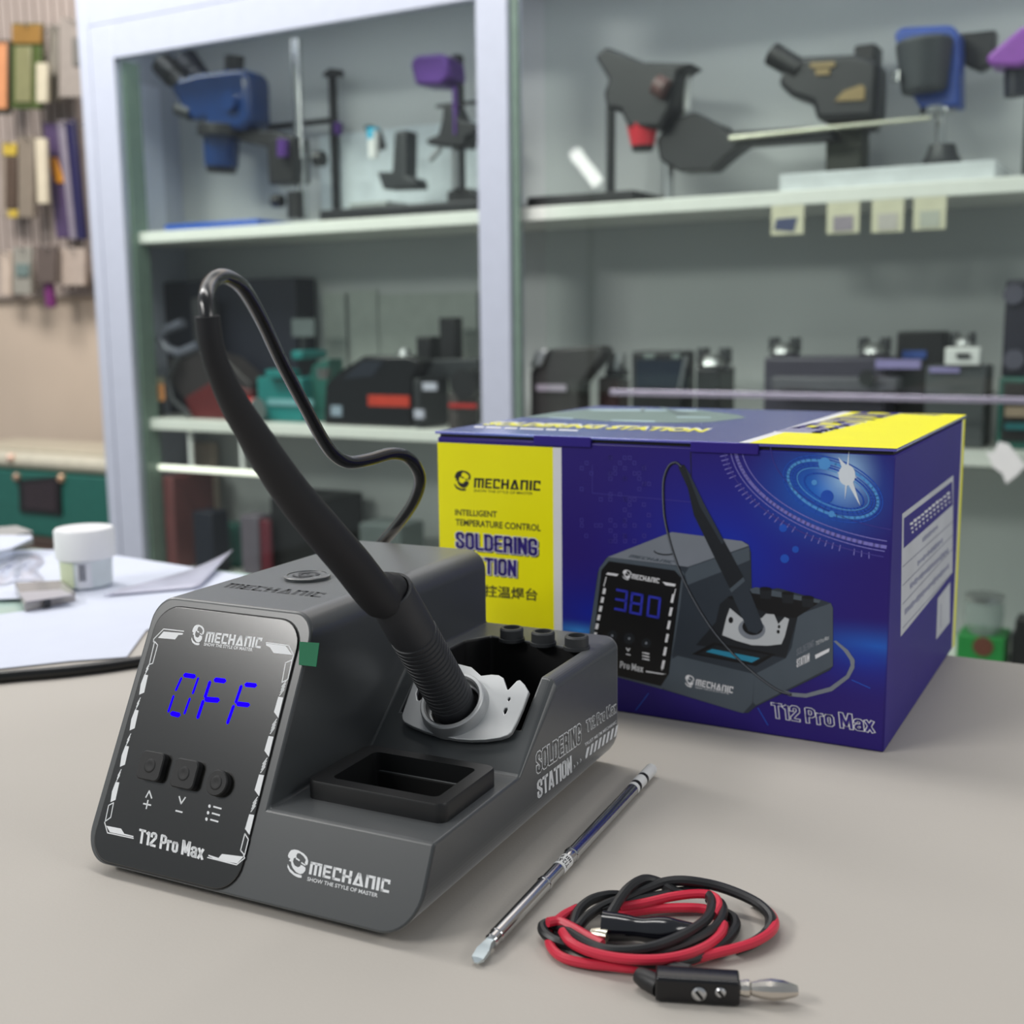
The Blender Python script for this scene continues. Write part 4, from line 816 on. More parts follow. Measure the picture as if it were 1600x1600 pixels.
# =================================================================== PRODUCT BOX
BO, BA = Vector((-.30923, .47772, 0)), .01344
BW, BD, BH = .21114, .18287, .12447
BMx = Matrix.Translation(BO) @ Matrix.Rotation(BA, 4, 'Z'); BR = BMx.to_3x3()
def B(x, y, z): return BMx @ Vector((x, y, z))
bx_ = thing('product_box', 'blue and yellow printed carton of the soldering station behind it', 'box', BO, BA)
BF = Plane(B(0, 0, 0), BR @ Vector((1, 0, 0)), (0, 0, 1), (BW, BH-.0015)); BS = Plane(B(BW, 0, 0), BR @ Vector((0, 1, 0)), (0, 0, 1), (BD, BH)); BT = Plane(B(0, 0, BH), BR @ Vector((1, 0, 0)), BR @ Vector((0, 1, 0)), (BW+.001, BD))
def art_mat(name, base, glows, rough=.34, spec=.45, coat=0):
    m = bpy.data.materials.new(name); m.use_nodes = True; nt = m.node_tree; b = nt.nodes['Principled BSDF']
    tc = nt.nodes.new('ShaderNodeTexCoord'); cur = None
    nz = nt.nodes.new('ShaderNodeTexNoise'); nz.inputs['Scale'].default_value = 25; nt.links.new(tc.outputs['Object'], nz.inputs['Vector'])
    rgb = nt.nodes.new('ShaderNodeRGB'); rgb.outputs[0].default_value = [lin(v) for v in base]+[1]; cur = rgb.outputs[0]
    for (x, z, rx, rz, col, k) in glows:
        mp = nt.nodes.new('ShaderNodeMapping'); mp.vector_type = 'TEXTURE'; mp.inputs['Location'].default_value = (x, 0, z); mp.inputs['Scale'].default_value = (rx, 1, rz)
        nt.links.new(tc.outputs['Object'], mp.inputs['Vector'])
        gr = nt.nodes.new('ShaderNodeTexGradient'); gr.gradient_type = 'QUADRATIC_SPHERE'; nt.links.new(mp.outputs[0], gr.inputs[0])
        ml = nt.nodes.new('ShaderNodeMath'); ml.operation = 'MULTIPLY'; ml.inputs[1].default_value = k; nt.links.new(gr.outputs['Fac'], ml.inputs[0])
        mx = nt.nodes.new('ShaderNodeMixRGB'); mx.inputs[2].default_value = [lin(v) for v in col]+[1]
        nt.links.new(ml.outputs[0], mx.inputs[0]); nt.links.new(cur, mx.inputs[1]); cur = mx.outputs[0]
    nt.links.new(cur, b.inputs['Base Color']); b.inputs['Roughness'].default_value = rough; b.inputs['Specular IOR Level'].default_value = spec; b.inputs['Coat Weight'].default_value = coat;  b.inputs['Sheen Roughness'].default_value = .4; b.inputs['Coat Roughness'].default_value = .2; return m
def fp(x, y): a = BF.ab(x, y); return a.x, a.y
gl = []
for x, y, rx, rz, col, k in ((1130, 860, .075, .06, (16, 54, 190), .85), (1290, 765, .042, .034, (30, 120, 225), 1.0), (1322, 742, .016, .020, (180, 222, 255), 1.15), (930, 960, .06, .03, (12, 40, 170), .9), (1370, 1010, .05, .012, (40, 120, 220), .8), (905, 985, .03, .006, (60, 150, 235), .9), (1350, 1030, .04, .02, (20, 60, 180), .7), (1120, 950, .05, .05, (14, 44, 170), .6)):
    a, b = fp(x, y); gl.append((a, b, rx, rz, col, k))
M_blue = art_mat('carton_blue_art', (42, 24, 118), gl, .42, .35)
M_bside = mat('carton_blue', (46, 30, 132), .5, var=.03, spec=.3)
M_yel = mat('carton_yellow', (254, 246, 4), .4, var=.02, spec=.35)
M_cwhite = mat('carton_white', (234, 234, 238), .4, var=.02)
M_ink = mat('black_ink', (24, 20, 24), .5)
M_inkb = mat('blue_ink', (44, 24, 128), .45)
m = MB(); H0 = BH-.0027; GAP = .0014
m.box((0, 0, 0), (BW, BD, H0), M=BMx)
m.m = [1, 1, 0, 1, 1, 1]
# faces: bottom, top, front, back, left, right
m.m = [1, 1, 0, 1, 1, 1]
put('carton_body', m, [M_blue, M_bside], bx_, bevel=.0008)
lid = MB(); n = 10; tops = []
for j in range(2):
    y = (-.0006, BD)[j]
    tops.append([B(-.0012+(BW+.0018)*i/n, y, H0+.0006+.0016*(1-(2*i/n-1)**2)*0+.0006*(i/n > .5)*0) for i in range(n+1)])
lid.prism([B(-.0012, -.0004, H0+GAP), B(BW+.0006, -.0004, H0+GAP), B(BW+.0006, BD, H0+GAP), B(-.0012, BD, H0+GAP)], (0, 0, BH-H0-GAP))
M_btop = art_mat('carton_top_washed', (78, 74, 180), [(.05, 0, .10, 1.0, (80, 140, 225), .6)], .26, 1.0, 1)  # lid blue lightened: light washing over the top is put into the colour
lidO = put('lid', lid, [M_btop], bx_, bevel=.0004)
g = MB(); g.box((.001, .001, H0), (BW-.001, BD-.001, H0+GAP), M=BMx); put('flap_gap', g, M_deep, bx_)
for a, b in ((690, 760), ):
    pass
for x0, x1 in [(BF.ab(i_, 690).x, BF.ab(j_, 690).x) for i_, j_ in ((835, 924), (1080, 1186))]:
    g = MB(); g.box((x0, -.0009, H0-.002), (x1, .002, BH-.0002), M=BMx); put('tuck_tab', g, M_bside if x0 < .1 else M_bside, bx_, bevel=.0003)
# ---- front print
pf = Print(BF); MI = dict(yel=0, wht=1, ink=2, blue=3, lil=4, cyan=5, glow=6, g1=7, g2=8, g3=9, g4=10, blk=11, led=12, spng=13, sil=14, faint=15, mid=16)
PM = [M_yel, M_cwhite, M_ink, M_inkb, mat('art_lilac', (130, 124, 205), .4), mat('art_cyan', (86, 160, 232), .4), mat('art_white_glow', (236, 244, 252), .4),
      mat('art_grey_light', (128, 134, 144), .4), mat('art_grey_mid', (80, 90, 100), .4), mat('art_grey_dark', (48, 56, 66), .4), mat('art_grey_deep', (28, 32, 38), .4), mat('art_black', (12, 12, 16), .4),
      mat('art_led_blue', (52, 58, 190), .4), mat('art_sponge', (44, 142, 176), .4), mat('art_silver', (196, 200, 204), .4), mat('art_faint_square', (66, 56, 150), .4), mat('art_mid_blue', (28, 84, 196), .4)]
ya, wb = fp(865, 850)[0], fp(878, 850)[0]; yt = fp(683, 690)[1]-.0003
pf.raw([(0, 0), (ya, 0), (ya, yt), (0, yt)], 0, MI['yel']); pf.raw([(ya, 0), (wb, 0), (wb, yt), (ya, yt)], 0, MI['wht'])
cy = crop(660, 620, 4); pf.fn = cy
pf.head((196, 585), (296, 590), (205, 458), 1, MI['ink']); pf.mech((322, 568), (736, 588), (325, 507), 1, MI['ink']); pf.text('SHOW THE STYLE OF MASTER', (322, 594), (690, 613), (322, 578), bold=.004, L=1, mi=MI['ink'])
pf.text('INTELLIGENT', (205, 740), (466, 754), (205, 702), bold=.022, L=1, mi=MI['ink']); pf.text('TEMPERATURE CONTROL', (208, 803), (740, 841), (208, 762), bold=.022, L=1, mi=MI['ink'])
for args in (('SOLDERING', (210, 946), (720, 996), (208, 842)), ('STATION', (212, 1090), (588, 1127), (212, 988))):
    pf.impact(*args, L=1, mi=MI['ink'], th=.21, d=(.0007, -.0006)); pf.impact(*args, L=1.5, mi=MI['wht'], th=.25); pf.impact(*args, L=2, mi=MI['blue'], th=.165)
pf.text('控温焊台', (388, 1250), (720, 1278), (388, 1174), bold=.018, L=1, mi=MI['ink'])
c5 = crop(900, 700, 3.2); pf.fn = c5
# faint code squares and crease lines
rnd = random.Random(3)
for k in range(90):
    x = 20+rnd.choice(range(0, 15))*24+rnd.random()*2; y = 40+rnd.choice(range(0, 17))*26
    if 150 < x < 380 or rnd.random() < .3:
        pf.line([(x, y), (x+15, y+1), (x+15, y+18), (x, y+17)], .00035, 0, MI['faint'], True)
pf.line([(82, 85), (82, 225), (578, 270)], .0003, .5, MI['faint']); pf.line([(574, 20), (578, 270)], .0004, .5, MI['ink'])
# rings of light
for rx, ry, wd, c in ((238, 122, .0011, 'cyan'), (220, 108, .0005, 'mid'), (250, 134, .0004, 'mid'), (205, 96, .0007, 'mid'), (190, 84, .0004, 'cyan'), (262, 146, .0005, 'mid')):
    pf.oval((1285, 205), rx, ry, 22, 44, .5, MI[c], wd)
pf.oval((1290, 215), 160, 66, 24, 40, .6, MI['mid'], .0006)
for rx, ry, wd, c in ((900, 470, .0014, 'lil'), (925, 492, .0004, 'lil'), (868, 440, .0004, 'lil'), (955, 520, .0005, 'faint'), (720, 380, .0003, 'faint')):
    a0 = 78; pf.oval((1690, 40), rx, ry, 6, 46, .5, MI[c], wd, 96, 182)
for k in range(34):
    t = math.radians(100+k*2.3); rr = math.radians(6); x, y = 980*math.cos(t), 540*math.sin(t); X, Yy = 1690+x*math.cos(rr)-y*math.sin(rr), 40+x*math.sin(rr)+y*math.cos(rr)
    x2, y2 = 945*math.cos(t+.01), 512*math.sin(t+.01); X2, Y2 = 1690+x2*math.cos(rr)-y2*math.sin(rr), 40+x2*math.sin(rr)+y2*math.cos(rr)
    if X > 700 and Yy > 20 and k % 7 != 3: pf.line([(X, Yy), (X2, Y2)], .0004, .5, MI['lil'])
star = []
for k in range(16):
    a = math.radians(22.5*k+8); r_ = (95, 30, 52, 30)[k % 4] if k not in (4, 12) else 140
    star.append((1355+r_*.55*math.cos(a), 135+r_*.9*math.sin(a)))
pf.poly(star, 2, MI['glow']); pf.poly([(1312, 45), (1365, 100), (1422, 290), (1350, 160)], 2.2, MI['glow']); pf.oval((1355, 135), 42, 52, 0, 24, 2.1, MI['glow'])
for x, y, r_, c in ((1243, 78, 31, 'cyan'), (1192, 172, 14, 'cyan'), (1256, 242, 32, 'mid'), (1036, 400, 20, 'mid'), (1098, 507, 17, 'mid'), (1044, 553, 22, 'mid'), (1278, 330, 16, 'cyan')): pf.oval((x, y), r_, r_, 0, 20, 1.5, MI[c])
for a, b in (((300, 1310), (362, 1228)), ((910, 1300), (960, 1385)), ((1380, 1160), (1470, 1200))): pf.line([a, b], .0004, .5, MI['mid'])
# picture of the station
G = lambda pts, c, L: pf.poly(pts, L, MI[c])
G([(1288, 965), (1300, 962), (1360, 1010), (1394, 1060), (1392, 1100), (1365, 1150), (1280, 1215), (1150, 1248), (1070, 1240), (1000, 1215), (1010, 1200), (1075, 1222), (1150, 1228), (1270, 1195), (1352, 1135), (1374, 1085), (1370, 1060), (1340, 1015)], 'g1', 2)
G([(150, 552), (480, 420), (830, 465), (862, 480), (875, 520), (880, 720), (1010, 700), (1230, 760), (1275, 775), (1285, 800), (1285, 1090), (1270, 1110), (900, 1292), (860, 1325), (820, 1322), (430, 1205), (60, 1105), (62, 1000), (85, 800), (110, 620)], 'g3', 2)
G([(160, 545), (480, 420), (830, 465), (866, 488), (560, 594), (500, 586)], 'g1', 2.5)
G([(118, 600), (160, 545), (505, 590), (540, 625), (520, 800), (460, 1190), (430, 1205), (60, 1105), (70, 900)], 'g2', 2.6)
G([(545, 630), (566, 596), (866, 494), (870, 560), (560, 690)], 'g2', 2.6)
G([(545, 690), (872, 562), (876, 700), (750, 745), (710, 790), (700, 870), (508, 1030), (480, 1040)], 'g3', 2.7)
G([(128, 610), (165, 565), (495, 612), (528, 650), (465, 1130), (425, 1190), (100, 1112), (75, 1070)], 'blk', 3)
G([(470, 1060), (508, 1038), (895, 1130), (882, 1275), (836, 1325), (810, 1318), (440, 1205)], 'g2', 2.8)
G([(508, 1036), (600, 985), (1050, 1050), (895, 1128)], 'g3', 2.9)
G([(895, 1130), (1050, 1050), (1078, 1000), (1110, 840), (1135, 825), (1275, 775), (1285, 800), (1285, 1090), (900, 1285), (885, 1270)], 'g2', 2.9)
G([(700, 870), (720, 780), (760, 745), (1108, 845), (1050, 1050), (600, 985)], 'g4', 2.9)
G([(755, 745), (880, 712), (1220, 770), (1100, 850), (1000, 840)], 'blk', 3)
G([(870, 705), (900, 695), (1225, 760), (1215, 775), (880, 725)], 'g2', 3.1)
for x, y in ((950, 715), (1060, 738), (1160, 758)): G([(x-32, y-12), (x+30, y-12), (x+26, y+40), (x-28, y+36)], 'g4', 3.3); pf.oval((x, y-12), 31, 9, 4, 18, 3.5, MI['blk'])
G([(770, 800), (752, 850), (732, 935), (800, 962), (880, 985), (960, 988), (1028, 980), (1045, 940), (1066, 855), (1045, 845), (1012, 880), (992, 832), (950, 828), (930, 850), (830, 850)], 'sil', 3.4)
pf.oval((880, 905), 68, 52, 8, 30, 3.6, MI['g1']); pf.oval((884, 895), 52, 40, 8, 26, 3.7, MI['blk'])
pf.oval((775, 860), 12, 16, 0, 14, 3.6, MI['blk']); pf.oval((1016, 893), 7, 9, 0, 12, 3.6, MI['blk']); pf.oval((1012, 918), 8, 10, 0, 12, 3.6, MI['blk'])
G([(580, 1030), (690, 972), (1000, 1030), (900, 1090)], 'blk', 3.2); G([(612, 1028), (695, 985), (965, 1034), (892, 1074)], 'g4', 3.3); G([(650, 1018), (682, 1004), (920, 1050), (880, 1072)], 'spng', 3.4)
G([(768, 705), (838, 645), (880, 740), (940, 895), (905, 928), (862, 915)], 'g3', 4); G([(768, 705), (838, 645), (846, 665), (778, 722)], 'g2', 4.2)
G([(512, 95), (540, 82), (570, 130), (640, 275), (745, 470), (842, 650), (770, 702), (700, 560), (590, 335), (560, 200)], 'g4', 4.1); G([(548, 95), (570, 130), (640, 275), (742, 470), (730, 480), (620, 290)], 'g3', 4.3)
cab_ = [(530, 95), (500, 73), (465, 92), (440, 160), (438, 260), (450, 380), (500, 560), (580, 740), (700, 930), (850, 1090), (1000, 1205), (1075, 1232)]
pf.rawline([pf.P((p.x, p.y)) for p in smooth([Vector((a, b, 0)) for a, b in cab_], 5)], .0011, 4.5, MI['blk'])
pf.rawline([pf.P((p.x-3, p.y-2)) for p in smooth([Vector((a, b, 0)) for a, b in cab_], 5)], .0003, 4.7, MI['g1'])
pf.head((232, 655), (275, 662), (236, 606), 4, MI['wht']); pf.mech((278, 652), (416, 676), (281, 628), 4, MI['wht'])
pf.head((545, 1190), (590, 1200), (548, 1130), 4, MI['wht']); pf.mech((598, 1186), (784, 1226), (602, 1154), 4, MI['wht']); pf.text('SHOW THE STYLE OF MASTER', (598, 1200), (765, 1232), (598, 1191), L=4, mi=MI['wht'])
pf.impact('Pro Max', (220, 1098), (336, 1122), (222, 1064),  L=4, mi=MI['wht'])
for q in ([(160, 622), (214, 630), (205, 640), (150, 632)], [(432, 668), (500, 680), (496, 692), (450, 686)], [(350, 1112), (452, 1130), (430, 1132), (350, 1120)]): G(q, 'wht', 4)
for k in range(6):
    y = 700+k*44; x = 138-k*9; G([(x, y), (x+14, y+2), (x+8, y+30), (x-6, y+28)], 'wht', 4)
    y = 730+k*66; x = 482-k*9.5; G([(x, y), (x+13, y+2), (x+4, y+44), (x-9, y+42)], 'wht', 4)
pf.line([(152, 645), (140, 690)], .0004, 4, MI['wht']); pf.line([(500, 705), (488, 745)], .0004, 4, MI['wht']); pf.line([(440, 1078), (430, 1110)], .0004, 4, MI['wht'])
def digit(ch, x, y, w_, h_, sk):
    segs = dict(a=((0, 0), (1, .1)), b=((1, .1), (1, .5)), c=((1, .55), (1, 1.05)), d=((0, .95), (1, 1.05)), e=((0, .5), (0, .95)), f=((0, 0), (0, .45)), g=((0, .47), (1, .56)))
    for c in {'3': 'abgcd', '8': 'abcdefg', '0': 'abcdef'}[ch]:
        (p, q), (r_, s_) = segs[c]; pf.line([(x+p*w_-sk*q, y+q*h_), (x+r_*w_-sk*s_, y+s_*h_)], .0011, 4, MI['led'])
digit('3', 205, 708, 52, 100, 10); digit('8', 282, 726, 52, 100, 10); digit('0', 368, 742, 54, 100, 10)
for x, y, r_ in ((182, 938, 26), (267, 952, 28), (352, 975, 24)): pf.oval((x, y), r_, r_, 0, 16, 3.6, MI['g4']); pf.oval((x, y), 6, 7, 0, 10, 3.9, MI['g1'])
pf.line([(253, 1000), (262, 1014), (270, 1002)], .0005, 4, MI['wht']); pf.line([(253, 1030), (272, 1034)], .0005, 4, MI['wht'])
for k in range(3): pf.line([(342, 1024+k*15), (366, 1029+k*15)], .0006, 4, MI['wht']); pf.oval((335, 1023+k*15), 3, 4, 0, 8, 4, MI['wht'])
pf.impact('SOLDERING', (1104, 1040), (1190, 992), (1104, 1004), th=.1, L=4, mi=MI['g1']); pf.impact('STATION', (1104, 1098), (1168, 1066), (1104, 1056), L=4, mi=MI['wht']); pf.impact('T12 Pro Max', (1200, 988), (1266, 956), (1200, 966), th=.12, L=4, mi=MI['sil'])
G([(1196, 1034), (1268, 1000), (1266, 1018), (1198, 1054)], 'wht', 4)
pf.oval((440, 520), 50, 16, 6, 24, 4, MI['g4']); pf.oval((440, 516), 46, 13, 6, 24, 4.2, MI['g1']); pf.mech((262, 545), (480, 578), (278, 533), 4, MI['g2'])
args = ('T12 Pro Max', (986, 1348), (1494, 1424), (978, 1272)); pf.impact(*args, L=3, mi=MI['wht'], th=.21); pf.impact(*args, L=4, mi=MI['blue'], th=.12)
put('front_print', pf, PM, bx_, flat=True)
# ---- right side print
px_ = Print(BS, crop(1380, 720, 4)); SMt = [mat('label_grey', (206, 208, 214), .5), M_bside, mat('label_ink', (120, 122, 160), .5), M_yel, M_cwhite, mat('label_line', (110, 112, 140), .5)]
px_.poly([(118, 332), (438, 90), (432, 700), (108, 1100)]); px_.poly([(128, 360), (430, 128), (432, 275), (126, 548)], 1, 1)
for i in range(11):                                     # heading too blurred to read in the photo: broken white strokes
    x = 164+i*23; y = 424-i*20
    for k in range(3):
        hh = 78-i*2.4; q = rnd.random()*8
        px_.poly([(x+k*6.5, y-hh*.5+k*28+q), (x+20+k, y-hh*.5-10+k*28+q), (x+21+k, y-hh*.5+6+k*26+6), (x+1+k*6, y-hh*.5+18+k*26)], 2, 4)
for y0, y1 in ((663, 378), (780, 462), (896, 548), (1046, 696)): px_.line([(120, y0), (434, y1)], .0004, 1, 5)
for (x0, y0), (x1, y1), h in (((244, 496), (342, 408), 34), ((214, 642), (372, 492), 36), ((166, 786), (408, 556), 40), ((134, 946), (412, 650), 42)):
    k = int((x1-x0)/9)
    for i in range(k):
        xa_, xb_ = x0+(x1-x0)*i/k, x0+(x1-x0)*(i+.62)/k; yy = y0+(y1-y0)*i/k; hh = h*(.5+.5*rnd.random())
        px_.poly([(xa_, yy-hh/2), (xb_, yy-hh/2-5), (xb_, yy+hh/2-5), (xa_, yy+hh/2)], 1, 2)
px_.poly([(340, 860), (418, 758), (416, 1008), (330, 1118)]); px_.line([(360, 900), (358, 1040)], .0012, 1, 2)
ywx = .1745
px_.raw([(BD-.0075, 0), (BD, 0), (BD, BH-.002), (BD-.0075, BH-.002)], 1, 3); px_.raw([(BD-.0105, 0), (BD-.0075, 0), (BD-.0075, BH-.002), (BD-.0105, BH-.002)], 1, 4)
put('side_print', px_, SMt, bx_, flat=True)
# ---- top print
ptp = Print(BT); x1_, x2_ = BT.ab(1136, 697).x, BT.ab(1152, 698).x; bb = BW+.0006
ptp.raw([(x2_, -.0006), (bb, -.0006), (bb, BD), (x2_, BD)], 0, 0); ptp.raw([(x1_, -.0006), (x2_, -.0006), (x2_, BD), (x1_, BD)], 0, 1)
c1 = crop(740, 620, 7.273); ptp.fn = c1
ptp.text('SOLDERING STATION', (80, 320), (2605, 405), (255, 281), bold=.06, L=1, mi=1); ptp.text('SOLDERING STATION', (80, 322), (2600, 407), (235, 287), bold=.04, L=2, mi=2)
for xa_, xb_ in ((0, 120), (135, 320), (345, 500), (520, 800), (815, 945), (960, 1190)): ptp.poly([(xa_, 352+xa_*.035), (xb_-14, 352+xb_*.035), (xb_, 336+xb_*.035), (xa_+14, 336+xa_*.035)], 1, 1)
ptp.poly([(470, 190), (700, 168), (900, 165), (820, 182), (640, 200)], 1, 5)
ptp.poly([(560, 235), (900, 180), (1300, 140), (2550, 150), (3000, 205), (3100, 240), (2700, 290), (2300, 300), (1500, 280), (1100, 250)], .5, 3)
for q in ([(1300, 140), (2540, 150), (2540, 165), (1350, 160)], [(1560, 262), (2060, 275), (2060, 290), (1560, 274)], [(2300, 226), (2700, 232), (2690, 242), (2320, 240)], [(840, 230), (1130, 244), (1130, 256), (860, 240)]): ptp.poly(q, 1, 4)
for q in ([(2240, 95), (2300, 90), (2480, 200), (2330, 220)], [(1900, 130), (1945, 128), (1940, 185), (1900, 182)]): ptp.poly(q, 1.5, 6)
ptp.fn = crop(1140, 620, 4.21)
ptp.mech((280, 232), (960, 72), (600, 242), 1, 1); ptp.mech((300, 228), (965, 74), (590, 238), 2, 7)
ptp.poly([(1000, 102), (1060, 106), (1410, 120), (1350, 124)], 1, 7)
put('top_print', ptp, [M_yel, M_cwhite, mat('lid_yellow_text', (236, 230, 60), .4), mat('art_sage', (112, 134, 128), .4), mat('art_pale_sage', (176, 200, 204), .4), mat('art_pale_cyan', (150, 205, 245), .4), mat('art_slate', (92, 112, 110), .4), M_inkb], lidO, flat=True)

# =================================================================== CARTRIDGE TIP
A_, B_ = gz(742, 1500, .0024), gz(1018, 1203, .0024); d_ = (B_-A_).normalized(); Lt = (B_-A_).length
R = .00235
tip = thing('soldering_tip', 'chrome cartridge soldering tip with knife end lying on the mat', 'soldering tip', (A_.x, A_.y, 0))
def along(px, py):                                     # distance from the knife end for a pixel on the axis
    q = gz(px, py, .0024); return (q-A_).dot(d_)
c1 = crop(720, 1180, 4.706)
AL = lambda x, y: along(*c1(x, y))
ta, tb, tc_, td_, te, tf, tg, th = AL(225, 1385), AL(260, 1340), AL(600, 960), AL(640, 915), AL(722, 850), AL(772, 780), AL(795, 738), AL(1268, 262)
P_ = Vector((A_.x, A_.y, R*1.12+.0001))
chr2 = mat('mirror_chrome', (196, 197, 198), .17, 1, var=.02)
m = MB(); m.lathe(P_, d_, [(ta, .0017), (ta+.0008, .0021), (tb, .0021), (tb+.0004, .0023), (tc_, R), (tc_+.0002, R*1.1), (tc_+.0012, R*1.1), (tc_+.0016, R*.96), (te, R*.96), (tf+.0004, R*.96), (tf+.001, R), (tg-.0006, R), (tg-.0003, R*1.12), (tg+.0006, R*1.12), (tg+.0009, R), (th, R)], 32); put('barrel', m, chr2, tip, ang=25)
m = MB(); m.lathe(P_, d_, [(te, R*1.01), (tf, R*1.01)], 32); lb = put('label_band', m, white, tip)
# two short lines of black marking across the band
mk = MB()
sd, zq = d_.cross(Vector((0, 0, 1))).normalized(), Vector((0, 0, 1))
def on_band(t, ang): return P_+d_*t+(sd*math.cos(ang)+zq*math.sin(ang))*R*1.03
vs, fs = text2d('T12-KU', .02)
wb_ = tf-te
mk.add([on_band(te+wb_*(.52-.34*y), math.radians(8+128*x)) for x, y in vs], fs)
for i in range(7):
    if i != 4: mk.add([on_band(te+wb_*t, math.radians(a_)) for t, a_ in ((.62, 18+i*15), (.84, 18+i*15), (.84, 26+i*15), (.62, 26+i*15))], [[0, 1, 2, 3]])
put('band_marking', mk, M_ink, lb, flat=True)
seq = [('end_cap', th, .0021, white), ('insulator_ring', None, .0024, black), ('end_cap', None, .0058, white), ('insulator_ring', None, .0022, black), ('end_cap', None, None, white)]
p = th; end = Lt
for nm, _, ln, M in seq:
    e = p+ln if ln else end
    m = MB(); rr = R*1.02 if M is white else R*.97
    m.lathe(P_, d_, [(p, rr), (e-.0003, rr), (e, rr*.92 if not ln else rr)], 28); put(nm, m, M, tip); p = e
m = MB(); sd = d_.cross(Vector((0, 0, 1))).normalized(); zq = Vector((0, 0, 1))
def bl(t, wd, th_, dz=0): return [P_+d_*t+sd*a*wd+zq*(b*th_+dz) for a, b in ((-1, -1), (1, -1), (1, 1), (-1, 1))]
m.loft([bl(ta+.0006, .0011, .0011), bl(ta-.002, .0012, .001), bl(ta-.0045, .0019, .0008, -.0003), bl(ta-.008, .0018, .0005, -.0009), bl(.0006, .0005, .0002, -.0015)])
put('knife_end', m, mat('tinned_tip', (205, 216, 220), .3, .9), tip, ang=12)

# =================================================================== GROUND LEAD
cl_ = crop(820, 1340, 3.636)
lead = thing('test_lead', 'coiled black and red test lead with clip and banana plug', 'cable', tuple(gz(1010, 1470, 0)))
def wire(paths, r_):
    m = MB()
    for pts, hs in paths:
        n = len(pts); P = []
        for i, (x, y) in enumerate(pts):
            h = hs[0]+(hs[1]-hs[0])*i/(n-1) if len(hs) == 2 else hs[0]+(hs[1]-hs[0])*min(1, 2*i/(n-1)) if i <= (n-1)/2 else hs[1]+(hs[2]-hs[1])*(2*i/(n-1)-1)
            P.append(gz(*cl_(x, y), h*mm))
        m.tube(smooth(P, 6), r_, 10)
    return m
bw = [([(470, 350), (500, 300), (540, 235), (600, 165), (680, 125), (760, 140), (850, 190), (930, 205)], (5, 9, 4)),
      ([(300, 400), (350, 340), (440, 280), (560, 232), (690, 178), (800, 140), (920, 133), (1080, 160), (1220, 208), (1330, 265), (1395, 330), (1400, 385), (1370, 430)], (3, 8, 1.8)),
      ([(270, 400), (300, 310), (370, 245), (470, 217), (560, 222), (650, 260)], (3, 5, 2)),
      ([(430, 300), (600, 250), (780, 215), (920, 192), (1030, 205), (1064, 260), (1040, 340), (970, 400), (860, 460), (720, 510), (570, 530), (440, 520), (330, 475), (230, 410), (150, 375), (104, 386), (112, 428), (170, 470), (260, 500)], (4, 6.5, 2)),
      ([(1040, 230), (1110, 260), (1125, 320), (1090, 390), (1000, 450), (860, 510), (720, 548), (560, 540)], (4, 4.5, 2.5)),
      ([(1130, 310), (1185, 345), (1195, 400), (1150, 465), (1070, 525), (960, 570), (800, 600), (640, 598), (480, 575), (330, 530), (230, 470), (190, 400), (220, 340), (300, 290)], (1.8, 3.4, 2)),
      ([(700, 590), (780, 612), (860, 625), (940, 640)], (2.2, 3.6)),
      ([(1300, 245), (1378, 310), (1394, 368), (1376, 425), (1300, 482), (1200, 520)], (1.7, 1.6, 1.6))]
rw = [([(1310, 250), (1395, 318), (1420, 375), (1395, 425), (1310, 478), (1200, 515), (1100, 540), (1000, 565), (900, 582)], (2.4, 3.4, 2.6)),
      ([(130, 368), (190, 362), (260, 392), (340, 438), (440, 492)], (6.2, 5)),
      ([(215, 420), (260, 480), (370, 535), (540, 572), (740, 580), (900, 555), (1030, 505), (1110, 440), (1130, 380)], (4.6, 5.2, 4)),
      ([(138, 420), (145, 500), (210, 565), (340, 600), (500, 618), (640, 630), (800, 612), (980, 575), (1100, 535)], (1.6, 2, 2)),
      ([(500, 330), (600, 312), (740, 292), (880, 285), (1010, 290), (1090, 320), (1120, 380)], (2, 2.6, 1.6)),
      ([(540, 282), (680, 258), (840, 222), (980, 206), (1070, 220), (1100, 270), (1070, 330)], (4, 5.4, 5)),
      ([(180, 360), (230, 322), (300, 290)], (3.5, 3.6))]
put('black_wire', wire(bw, .00155), mat('black_pvc', (26, 27, 29), .4), lead)
put('red_wire', wire(rw, .00138), mat('red_pvc', (205, 42, 66), .35), lead)
# crocodile clip in black boot
m = MB(); P = [gz(*cl_(x, y), h*mm) for x, y, h in ((445, 400, 4), (520, 405, 4.2), (620, 415, 4.2), (720, 425, 4.2), (820, 428, 4.2), (900, 425, 4.0), (960, 420, 3.6))]; P = [q+Vector((0, 0, .0006)) for q in P]
m.tube(smooth(P, 5), [v*mm for v in [4.4, 4.3, 4.2, 4.1, 4.0, 4.0, 3.9, 3.8, 3.7, 3.6, 3.4, 3.3, 3.3, 3.4, 3.6, 3.8, 3.9, 4.0, 4.0, 4.0, 3.9, 3.7, 3.5, 3.2, 3.0, 2.8, 2.6, 2.4, 2.2, 2.0, 1.9]], 18, flat=.9)
clip = put('clip_boot', m, mat('black_vinyl', (14, 14, 22), .14, spec=.8), lead)
m = MB(); a, b = gz(*cl_(470, 445), 4.2*mm), gz(*cl_(378, 432), 3.6*mm)
m.tube([a, a.lerp(b, .5), b], [1.9*mm, 2.2*mm, 1.7*mm], 8, flat=.7); put('clip_jaw', m, mat('nickel_jaw', (215, 208, 190), .25, 1), clip, ang=60)
